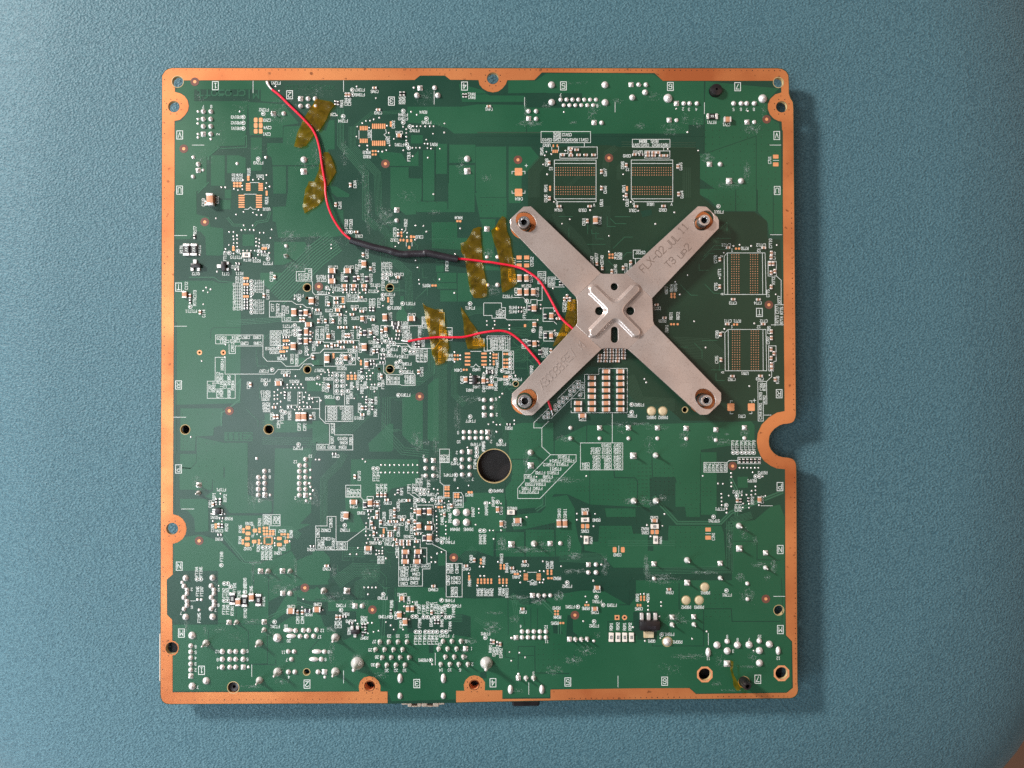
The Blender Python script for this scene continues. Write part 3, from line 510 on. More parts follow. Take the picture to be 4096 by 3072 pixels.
DATA['30'] = '''
u 2030,32,13 1840,102,12 1510,215,9 1515,293,8 1838,560,2 1380,590,2 900,455,FT1P1 810,805,Q1N1 995,820,R1N3 875,975,C1N4 870,1080,R1N1 1255,882,Q1N3 1670,975,R2N7 1235,1200,Q1N2 1610,1255,U2N1 1665,1205,Q2N1 1490,798,R2N6 1490,838,R2N5 1490,878,R2N4 2030,1210,R2N1
l 810,540,R1P1 950,560,R1P2 762,630,C1P1 793,940,C1N3 968,930,R1N2 1385,865,R2N3 1142,950,R1N5 1138,1090,R1N4 1785,1015,R2N8 1370,1190,R2N2 1425,1280,DB2N1 1475,1280,DB2N2 1525,1280,DB2N3 905,1300,FT1N8 1575,838,C2N4 1620,838,C2N5 590,1490,FT1N4 643,1490,FT1N5 1200,1630,FT1N9
G 362,192,P 370,1420,N
W 400,698 555,698 | 1430,910 1430,770 1645,770 1645,910 1508,910 1508,955 1585,955 1585,1035 | 1280,908 1315,908 1315,945 | 1315,995 1315,1030 1285,1030 | 1285,1050 1310,1050 | 1310,1130 1310,1168 1290,1168 | 1680,1048 1712,1048 1712,1080 | 1712,1130 1712,1165 1680,1165 | 1430,1040 1560,1040
s 1350,60,20 1450,220,32 1373,298,32 1450,298,32 1372,373,32 1452,373,32 1370,448,32 1450,448,30 1370,523,32 1520,522,18 1968,70,32 1893,147,32 1968,147,30 1890,222,32 1968,222,30 1890,298,32 1968,298,30 1888,375,32 1968,375,30 1888,448,32 1968,448,30 1890,525,32 2030,205,18 2030,302,18 2018,375,18 2032,420,18 2063,465,18 2028,513,18 2035,565,18 1975,595,20 452,1570,40 793,1567,40 405,1625,22
S 615,497,32 1495,1483,34 1772,1482,32
q 1453,523,60 1968,525,60
Z 620,395,62 1398,1485,65 1675,1482,65
v 893,505 830,568 885,568 838,640 885,640 912,855 797,852 945,760 775,760 890,1020 1357,1020 1402,1048 1580,1068 1410,1135 1580,1160 1768,1107 2100,75 2140,75 1580,1130
t 902,1408 1430,1185 1475,1185 1522,1185 595,1585 643,1585 940,1640 985,1640
P 1238,933,60,45 1240,1007,60,45 1327,970,55,45 1230,1072,60,45 1230,1147,60,45 1318,1110,55,42 1635,1070,60,42 1635,1147,60,42 1722,1110,55,42 1183,953,28,28 1183,988,28,28 1385,948,28,28 1385,985,28,28 1440,937,28,28 1478,937,28,28 1440,975,28,28 1478,975,28,28 1445,1015,28,28 1480,1015,28,28 1520,980,28,28 1558,980,28,28 1520,1015,28,28 1558,1015,28,28 1175,1095,28,28 1175,1130,28,28 1378,1095,28,28 1378,1130,28,28 1665,1018,28,26 1702,1018,28,26 1745,1020,28,26 1745,1055,28,26 832,895,28,26 832,930,28,26
A 1448,1062,1,6,0,15,22,10 1545,1062,1,6,0,15,22,10 1470,1055,5,1,15,0,9,18 1470,1145,5,1,15,0,9,18
rv 835,590 885,590 910,910
rh 900,815 880,1025 2050,1170
cv 795,640 870,905
F 622,1100
X 1290,450,60,260,150 1400,580,150,40,80 2000,610,150,30,70 2090,520,30,80,30 590,350,70,70,60 1340,1375,90,25,60 1840,1480,25,150,80 1300,1500,30,150,40 1550,1560,150,60,30 820,1620,40,50,20'''
DATA['31'] = '''
u 290,30,C2P1 1130,592,C3P5 950,622,C3P6 520,668,C3P4 1810,122,FT4P2 1715,268,FT4P1 1798,325,8 2025,320,7 1580,280,5 1385,280,6 1405,35,2 1590,628,C4P2 1640,718,C4P1 1605,555,DB3P1 1840,592,R4P2 1840,640,R4P1 1980,520,R4P9 1510,515,FT3P8 615,748,R3N8 410,965,FT3N2 170,968,C3N32 165,1075,C3N21 955,890,C3N29 1090,890,C3N30 1120,798,C3N31 1215,1048,C3N16 945,1090,C3N12 965,1140,FT3N1 765,1125,R3N5 360,1140,C3N18 360,1190,C3N15 220,1190,C3N14 700,1250,C3N5 180,1455,C2N3 1290,1415,C3N11 1420,1415,C3N9 1155,1445,C3N10 1290,1465,C3N7 1160,1490,C3N6 1160,1535,C3N3 1310,1520,C3N4 1290,1575,FB3N2 1155,1585,FB3N1 1285,1630,C3N2 1155,1640,C3N1 1670,1070,FT4N2 1735,1118,FT4N1 1800,955,DB4N4 1970,955,DB4N5 1948,1455,C4N2 1810,1570,C3N24 1810,1625,C3N22
l 452,485,FB3P1 495,495,C3P3 538,495,C3P1 582,495,C3P2 780,285,FT3P3 830,285,FT3P4 590,280,C3P10 823,430,C3P7 872,430,C3P8 923,430,C3P9 1125,475,R3P1 1218,440,FT3P1 1278,440,FT3P2 1325,370,FT3P5 1372,370,FT3P9 1468,390,FT3P7 2055,130,FT4P4 1083,665,C3N39 990,765,C3N33 905,795,C3N28 1295,615,C3N38 1255,805,C3N27 1190,910,C3N26 1252,950,C3N20 1085,985,C3N19 375,790,C3N34 232,870,C3N35 70,1000,C3N25 85,1140,C3N17 130,1150,R3N6 265,1110,R3N7 840,1340,R3N3 888,1340,R3N4 1068,1235,C3N8 1720,680,C4P3 1640,850,C4N8 1738,810,DB4N6 2030,735,DB4N7 2125,1080,DB4N2 2175,1080,DB4N3 1715,1450,C3N36 1760,1450,FB3N4 1825,1450,C3N37 1715,1600,C3N23 2005,1330,C4N3 2165,1350,R4N3 1632,60,R4P4 1665,60,R4P3 1712,60,R4P6 1985,1625,R4N4
W 610,548 420,548 420,397 610,397 610,548 640,585 690,585 690,540 770,540 770,590 850,590 850,670 775,670 775,705 640,705 640,585 | 40,1215 40,912 185,912 185,792 298,792 298,1110 440,1110 440,1215 40,1215 | 440,1110 655,950 722,950 722,850 740,795 800,790 800,718 845,718 845,930 940,935 940,970 1028,970 1028,1060 765,1060 765,965 722,965 | 1395,995 1318,990 1318,648 1525,648 1525,890 1545,890 1548,975 1520,980 1520,1140 1440,1140 1440,1125 | 1520,1145 1690,1230 1690,1809 1892,1809 1892,1387 1690,1387 | 1390,1040 1390,1110 | 1090,1672 1090,1085 1362,1085 1362,1190 1445,1190 1445,1385 1485,1385 1485,1455 1390,1455 1390,1672 1090,1672 | 1612,110 1612,360 1660,400 1660,555 1738,555 | 1668,398 1735,398 | 1780,490 1880,490 1905,530 1905,675 1780,675 1780,490 | 1235,510 1330,575 | 1290,490 1380,570
s 1432,85,30 1430,183,30 1530,183,30 1432,278,30 1530,278,30 1890,72,30 1988,72,30 1890,168,30 1988,168,30 1892,265,30 1988,265,30 1820,740,48 1948,740,48 1818,868,48 1948,868,48
q 1530,85,58
v 635,68 670,100 42,75 92,75 10,465 1045,517 1537,445 1585,457 1470,480 1590,503 848,692 712,768 712,815 682,878 680,928 678,982 677,1033 728,1030 705,1077 687,1127 577,1190 478,1270 560,1270 930,1323 885,1185 810,1222 808,1272 885,1228 845,1228 845,1262 885,1262 1018,1163 1070,1308 1155,1182 1290,1178 1158,1410 1505,1312 1505,1370 1557,1370 1418,1298 1577,1262 1633,1243 1432,612 1478,612 1252,690 1563,595 1563,672 1562,725 1570,793 1572,840 1572,887 1572,938 1572,987 1572,1035 1688,862 1688,912 1688,962 1688,1013 1670,620 1670,670 1630,768 1725,600 1840,435 1975,402 1880,550 2105,698 2105,748 2065,897 2115,1427 2162,1428 1978,1512 2125,1545 2175,1545 1370,1015 1303,1070 815,1000 870,143 922,143 980,143 1038,143 1098,143 1155,143 1212,143 1270,143 1328,143 870,238 922,238 980,238 1038,238 1098,238 1155,238 1212,238 1270,238 1328,238
t 773,187 822,187 1805,75 1812,268 1322,458 1370,458 1415,458 1368,505 1415,505 1338,588 1400,588 1515,578 408,905 852,1125 1577,1088 1637,1117 2123,972 2170,972 2190,625 2075,30
P 1975,487,28,28 2010,487,28,28 1595,675,28,26 1635,675,28,26 900,960,24,30 900,992,24,30 2128,1340,24,30 2128,1380,24,30 1980,1550,24,28 1980,1585,24,28
A 1683,420,2,2,35,30,28,26 1683,498,2,2,35,32,28,26 1805,512,2,2,35,33,28,28 2090,1592,3,1,43,0,24,28 2090,1628,3,1,43,0,24,28
Ch 520,610,95,55 705,1195,95,52 1470,937,95,52 1175,1240,95,52 1335,1237,95,52 1172,1362,95,52 1322,1362,95,52
Cv 425,780,95,60 728,620,95,55 1345,735,92,55 1477,730,92,55 1345,915,92,55 1477,1060,95,60
ev 1412,725,75,38 1412,1065,75,38 662,645,75,40
eh 1165,1298,70,42 1320,1295,70,42
cv 822,520 872,520 918,520 535,290 1035,710 1035,788 780,630 822,635 815,750 745,875 862,865 1215,860 1293,860 1293,725 1293,945 1045,945 775,1010 1065,1140 1755,660 1665,770 2045,1345
ch 938,583 1212,590 798,808 775,938 980,857 1055,857 1138,835 880,1037 980,1000 980,1035 1315,1013 1480,870 1045,1085 1130,1108 1215,1108 1130,1145 1215,1145 1315,1110 1618,597 180,1417 1940,1417
rv 1080,475
rh 720,725 810,1085 275,0
F 1785,1312
X 1570,200,30,130,50 1450,330,150,20,40 1960,290,80,60,70 60,580,50,100,40 270,1480,30,80,40 720,1510,100,80,40'''
DATA['32'] = '''
u 1120,40,FT5R16 1180,88,FT5R15 1015,90,FT5R14 1105,135,FT5R13 935,137,FT5R12 1015,192,FT5R11 985,240,FT5R10 825,240,FT5R9 920,292,FT5R8 690,292,FT5R7 890,338,FT5R6 755,338,FT5R5 830,385,FT5R4 695,385,FT5R3 790,438,FT5R2 645,438,FT5R1 745,485,FT5P2 615,485,FT5P1 295,467,DB4P8 470,690,R4N15 530,893,C4N10 1390,708,C5N6 1535,838,R5N8 1390,978,C5N5 1800,1278,C6N3 632,1408,C4N6 495,1490,C4N5 515,1558,R4N1 735,1640,U5N1 1037,1575,R5N2 1535,38,C5R9 1665,38,C5R10 1800,38,C6R4 1535,80,C5R7 1680,80,C5R8 1800,80,C6R3 1400,130,C5R4 1535,130,C5R5 1680,130,C5R6 1800,130,C6R2 1400,175,C5R1 1535,175,C5R2 1680,175,C5R3 1800,175,C6R1
l 232,605,DB4P7 145,715,DB4P6 330,720,C4N9 375,890,C4N7 1065,755,C5N10 1138,755,C5N11 1465,1090,R5N7 335,1325,R4N13 402,1440,R4N14 918,1405,C5N7 970,1405,C5N8
W 955,12 1278,12 1278,95 822,565 540,565 540,435 622,345 622,262 705,262 955,12 | 665,1498 780,1498 | 665,1612 700,1612 725,1590 755,1612 780,1612 | 1395,890 1395,942 | 1817,1165 1817,1250
s 1530,1400,30 1433,1500,30 1530,1500,32 1598,1400,14 1080,1132,30
S 2008,597,42 748,1138,42
q 950,1135,62 1435,1402,58
Z 705,148,75 2000,25,78 462,1145,78
v 780,293 1408,282 190,622 332,630 655,802 1290,757 1520,760 1290,835 1500,917 188,970 233,970 332,968 237,1077 1345,1047 293,1367 860,1360 1090,1422 575,1490 627,1482 820,1482 872,1485 575,1540 575,1628 870,1590 857,1628 820,1628 308,1552 1498,1607 2175,903
t 198,470 142,625 285,610 1165,1628
P 1362,915,42,52 1423,915,42,52 1765,1213,48,68 1868,1213,48,68 505,1520,28,26 540,1520,28,26 928,1572,30,26 968,1572,30,26
A 325,1410,2,2,43,37,26,28 918,1480,2,2,47,35,24,32 642,1520,1,5,0,18,55,12 805,1520,1,5,0,18,55,12 37,1592,5,2,42,36,22,28 310,1592,3,2,45,36,24,28
cv 285,705 332,885
Cv 285,705,78,40 332,885,78,40 1062,880,100,55 1137,880,100,55
Ch 538,845,100,60 1390,752,78,40
Rh 455,740,95,55 1393,835,100,52
Rv 1405,1090,100,55
ch 628,1363 467,1445
X 340,1130,50,80,110 640,1210,330,40,220 650,100,40,150,80 1100,330,230,35,150 760,375,130,15,60 1190,1130,25,90,70 1260,1290,80,40,110 1640,1420,50,110,110 1300,1480,120,30,80 1170,1490,50,30,40 1950,600,60,40,50 2120,590,70,50,40 2180,1450,40,150,40 850,1140,90,30,40'''
DATA['33'] = '''
u 1580,240,DB7P2 1445,340,DB7P1 1262,480,FT7P2 1040,698,FT7P1 965,848,STP7N1 95,948,R6N2 95,998,C6N1 210,808,C6N2
l 865,172,R7P3 915,172,R7P4 965,172,R7P5 1013,172,R7P6 1063,172,R7P7 1112,172,R7P8 1248,680,C7P1 1297,680,R7P1 1452,590,R7P2 1577,580,C7P2 958,1045,C7N1 288,1090,R6N1
G 1800,415,P 1803,1210,N
W 838,110 1132,110 1132,233 838,233 838,110 | 1132,110 1158,85 1265,85 | 1268,45 1555,45 1555,125 1268,125 1268,45 | 1560,657 1705,657 | 220,960 220,1015 | 862,1010 922,1010
S 230,20,38 233,597,42 1283,912,40 1617,1440,30 627,1345,40 210,1578,28 1045,1570,30
Z 1285,1198,76 1618,1252,60 208,1392,60 1045,1385,62 628,1630,70 1388,1640,56
v 1293,178 1342,178 1388,178 1437,178 1485,178 1530,178 827,280 1185,245 1187,293 1188,367 1188,413 1020,377 1082,380 1062,508 1065,555 1065,603 1067,650 1155,530 1128,697 1128,745 1457,235 1585,287 1493,415 1493,463 1445,470 1493,510 1440,520 1380,520 1320,525 1617,533 1338,630 1335,680 1412,633 1412,683 1537,650 343,763 317,912 120,903 168,1043
t 1492,287 1540,287 1255,530 1120,650 960,797
P 892,958,70,50 892,1060,70,50 187,988,42,55 247,988,42,55
Ch 215,845,78,40
Cv 1543,580,78,40
Rh 218,918,100,54
Rv 230,1088,100,55
cv 1262,590
rv 1302,590 1402,580 1292,88 1342,88 1390,88 1440,88 1488,88 1538,88
F 1202,155
X 1350,1000,60,80,30 1160,1080,30,120,50 1480,1100,40,60,20 1720,1420,40,80,80 1540,1400,100,30,50 110,1430,30,140,110 300,1580,200,60,200 850,1500,150,25,70 310,560,60,40,50 160,620,60,40,40 1300,1560,60,50,50 1640,1560,40,40,25'''
DATA['40'] = '''
u 528,55,2 870,60,2 530,280,6 865,255,6 828,318,7 393,355,7 1785,272,C2M5 2120,245,C2M6 2005,372,FB2M 1580,525,FT2M1 1720,520,16 1755,705,20 850,842,12 1232,835,9 855,943,8 1230,940,5 858,1045,4 1685,850,11 1730,945,7 1755,1165,4 577,780,6 577,850,5 577,922,4 577,998,3 577,1075,2 603,1290,7
l 603,80,FT1N6 655,80,FT1N7 622,415,FT1M5 935,100,FT1N2 982,100,FT1N3 933,310,FT1N4 983,310,FT1M3 1040,325,RT1N1 1205,355,RT1N2 1125,115,C1N1 1205,40,FT1N9 1280,60,C1N5 1435,205,RT1M1 1070,30,FT1N1 1868,440,C2M3 1928,440,C2M4
G 398,607,M 652,1077,1 1985,1252,2
W 1287,1008 1287,1155 | 515,200 575,200
s 432,15,34 470,60,30 470,107,30 432,157,34 470,205,32 470,255,32 432,302,30 452,403,42 775,12,34 810,60,32 810,107,30 775,157,32 810,205,30 812,252,32 775,300,32 793,402,42 603,185,20 650,185,20 622,315,20 1770,105,34 533,637,48 1610,668,56 535,1278,46 712,1210,46 517,768,32 517,845,32 517,920,32 517,998,32 517,1073,32 915,840,35 1010,840,32 1085,840,32 1180,840,35 915,938,35 1010,938,32 1085,938,32 1180,938,35 915,1038,35 1010,1038,32 1085,1038,32 1245,1037,20 1842,575,32 1940,572,32 2010,572,32 2108,568,32 1898,648,32 1978,648,32 2070,645,32 1748,840,30 1823,840,30 1788,938,30 1750,1098,32 1832,1098,32 2125,1098,32 2165,938,30
T 1750,570,66 1785,645,62 2110,840,64 2070,938,60
S 1097,470,32 1445,565,32 710,735,46 1382,733,46 1385,1205,46 1613,1098,54
q 517,1150,60 1180,1038,60 1678,105,60
Z 1000,472,60 1445,465,62
v 870,10 1925,280 1940,180 2185,315
t 1022,22 938,198 985,198 1200,88 1575,465
Bv 1040,175,150,64 1195,200,150,64 1370,190,150,64
Cv 1113,215,92,56 1283,155,96,58
Ch 1780,330,95,60 2110,310,95,60
cv 1862,345 1925,345
eh 1990,325,70,42
F 1958,35
X 1700,60,150,80,170 460,520,25,70,40 700,580,30,80,25 880,560,120,40,25 1300,460,120,30,60 1660,1220,100,40,35 1300,1280,150,20,40 1100,660,120,80,20 1520,600,50,40,20 1640,1070,50,40,20'''
DATA['41'] = '''
u 360,258,FT2M2 415,368,R3M1 470,458,R3M3 655,668,R3M7 125,575,12 90,655,17 205,845,8 165,940,9 885,165,FT3N3 1130,122,C3N41 1525,58,C3N40 895,400,FT3M6 1735,195,FT4M6 1815,262,FT4M5 970,645,23 1080,645,19 1195,645,15 780,715,27 730,820,29 815,910,28 765,1008,30 938,1080,26 1055,1080,22 1165,1080,18 1395,950,DB3M1 1665,642,FT4M3 1780,640,7 1945,712,3 1945,905,4 2010,805,1 2020,1000,2 1625,1075,14 1735,1075,10 1865,1075,6 1610,750,13
l 300,495,C2M1 348,495,C2M2 463,580,Q3M1 630,440,R3M2 672,440,C3M1 1000,240,R3M6 1215,190,C3M4 1310,250,C3M6 1055,385,C3M2 1120,495,C3M3 1350,300,FT3M7 1405,310,FT3M9 1455,285,FT3M10 1510,270,C3M5 1555,285,FT3M11 1595,305,FT4M7 1635,310,R4M6 1675,305,FT4M8 1783,345,FT4M9 1355,480,FT3M8 1500,465,EG4M5 1635,480,R4M5 1740,520,FT4M4 1305,690,FT3M1 1358,690,FT3M2 1418,690,FT3M3 1475,690,FT3M4 1520,690,FT3M5 1570,690,FT4M2 1770,85,FB3N3 1815,85,C3N13 2095,90,R4N5 2140,90,R4N6 2190,90,R4N7
G 1318,1245,3
W 393,1085 393,1238 | 1552,862 1552,1010
s 628,265,32 152,842,30 112,938,32 157,1165,20
S 145,72,42 290,665,54 290,1095,54 567,990,82 852,715,30 967,715,30 1082,715,30 1196,715,30 797,813,30 912,813,30 1025,813,30 1140,813,30 883,912,30 997,912,30 1110,912,30 1223,912,30 827,1010,30 940,1010,30 1055,1010,30 1170,1010,30 1650,708,30 1763,708,30 1877,708,30 1595,805,30 1708,805,30 1822,805,30 1680,905,30 1793,905,30 1908,905,30 1622,1000,30 1737,1000,30 1850,1000,30 1965,1000,30
q 537,265,62 152,1098,64 1935,805,62
Z 435,75,76
O 1107,1180,34,62 1655,1180,34,62 1107,1402,32,42 1655,1400,32,42
v 655,32 707,32 755,32 803,32 703,117 573,490 703,480 755,480 545,450 773,593 835,578 703,612 930,470 990,510 1028,563 1148,563 1160,357 1160,270 1268,215 1103,207 1160,207 1222,437 1515,1003
t 895,117 362,315 990,400 1632,192 1720,262 1268,398 1312,398 1407,405 1455,405 1545,408 1590,408 1685,405 1735,405 1308,592 1355,592 1428,592 1475,592 1523,592 1573,592 1640,590 1690,590 1495,950
Ch 1130,170,66,46
Cv 1203,300,78,40 1262,300,78,40 1098,380,92,55 1170,465,92,55
cv 305,405 348,405 1505,350
ch 1530,15
rh 405,400 485,485
rv 630,515 668,515 635,615 668,580 1550,465 1590,465 990,335 1635,370
F 757,312
X 250,150,180,60,100 490,240,60,50,60 240,560,60,40,90 240,850,40,130,80 560,900,60,20,35 850,1140,90,40,30 1980,710,90,40,80 1900,830,30,40,15 650,230,60,40,30 850,760,100,60,25'''
DATA['42'] = '''
u 1165,15,FT5N2 1540,75,C5N9 1540,208,FT5N1 1730,255,FT5M3 1030,290,R5M3 1040,405,R5M4 1010,482,R5M5 1200,275,FT5M1 1400,295,R5M6 1515,345,C5M5 1505,515,FT5M2 605,342,C4M1 130,615,FT4M1 578,522,4 900,530,12 905,715,11 740,1115,3 2070,300,C6M5
l 168,90,C4N1 212,90,R4N2 315,80,R4N8 358,90,C4N4 403,100,R4N10 195,805,R4M1 240,840,EG4M1 282,830,R4M2 327,860,EG4M2 1722,525,R5M1 1805,520,R5M2 1890,525,R6M1 1960,525,R6M2 2052,160,R6M3 2185,155,R6M4
G 227,1235,4 1173,1225,5
W 680,1235 680,1380 | 1807,1150 1807,1288
s 595,587,30 670,587,30 745,587,30 822,587,30 897,587,30 595,662,30 670,662,30 745,662,30 822,662,30 897,662,30 463,670,18 1503,708,20 550,1125,18
S 145,985,80 803,132,30 878,132,28 953,132,28 1268,685,30 1343,685,30 1418,682,30 645,1175,32 740,1172,32
q 518,665,58
Z 728,132,60 1195,685,60 548,1175,60
O 448,1320,34,60 845,1320,34,60
v 437,848 563,857 635,915 460,958 1398,145 1415,217 1370,458 2000,533 2093,115 2138,112 2190,215 2190,265 2190,315 203,690 2150,708 280,718 355,10 400,10 32,10
t 1535,150 1300,275 1620,252 1505,460 130,665
P 1013,330,26,26 1048,330,26,26 1013,368,26,26 1048,368,26,26 1080,480,26,26 1115,480,26,26 1395,253,26,24 1432,253,26,24 2055,255,26,28 2090,255,26,28 2097,150,24,28 2138,150,24,28 2097,185,24,28 2138,185,24,28
Ch 1545,35,78,44 1515,302,78,44
ch 600,303
Rv 1722,660,112,56 1808,660,112,56 1892,660,112,56 1978,660,112,56
cv 235,720 318,750
rv 203,720 282,745
F 1263,380
X 560,150,120,25,90 800,200,100,40,110 1060,140,60,60,130 220,530,110,70,130 1400,830,110,60,70 1250,950,100,50,90 1000,1080,120,60,60 1550,630,30,40,16 250,350,100,20,30 500,430,60,50,35 550,1340,60,30,15'''
DATA['43'] = '''
u 405,95,C6N4 855,98,DB6N1 1130,125,FT7N1 615,280,DB6M2 778,280,DB6M3 402,622,FT6M1 175,708,Q6M1 505,720,DB6M1 1133,650,9 1265,690,8 1410,690,7 1545,650,10 1207,835,3 893,930,11 1780,925,12
G 343,1215,6 1520,1190,7 1805,562,M
W 1720,143 1862,143 | 895,608 895,755
s 1005,758,46 1133,710,35 1263,758,46 1410,755,46 1538,705,35 1667,748,46 1135,832,46 1540,828,46 1542,985,46 375,715,52
S 437,500,32 712,497,30 1390,178,28
q 1130,993,78
Z 437,405,58 710,400,58
O 893,850,34,60 1778,830,32,55
D 848,25,55 612,190,55 778,190,55
v 300,217 302,265 277,397 875,587 693,682 290,672 95,708 1468,830
t 1123,70 305,625
ch 398,55
F 1622,175
X 480,420,110,70,80 590,460,50,20,20 1390,130,90,80,90 650,900,220,30,90 1050,960,60,80,35 1450,900,60,60,35 1430,1030,120,15,35 1000,1250,60,30,25 1180,1330,150,15,20 400,1060,130,80,30'''
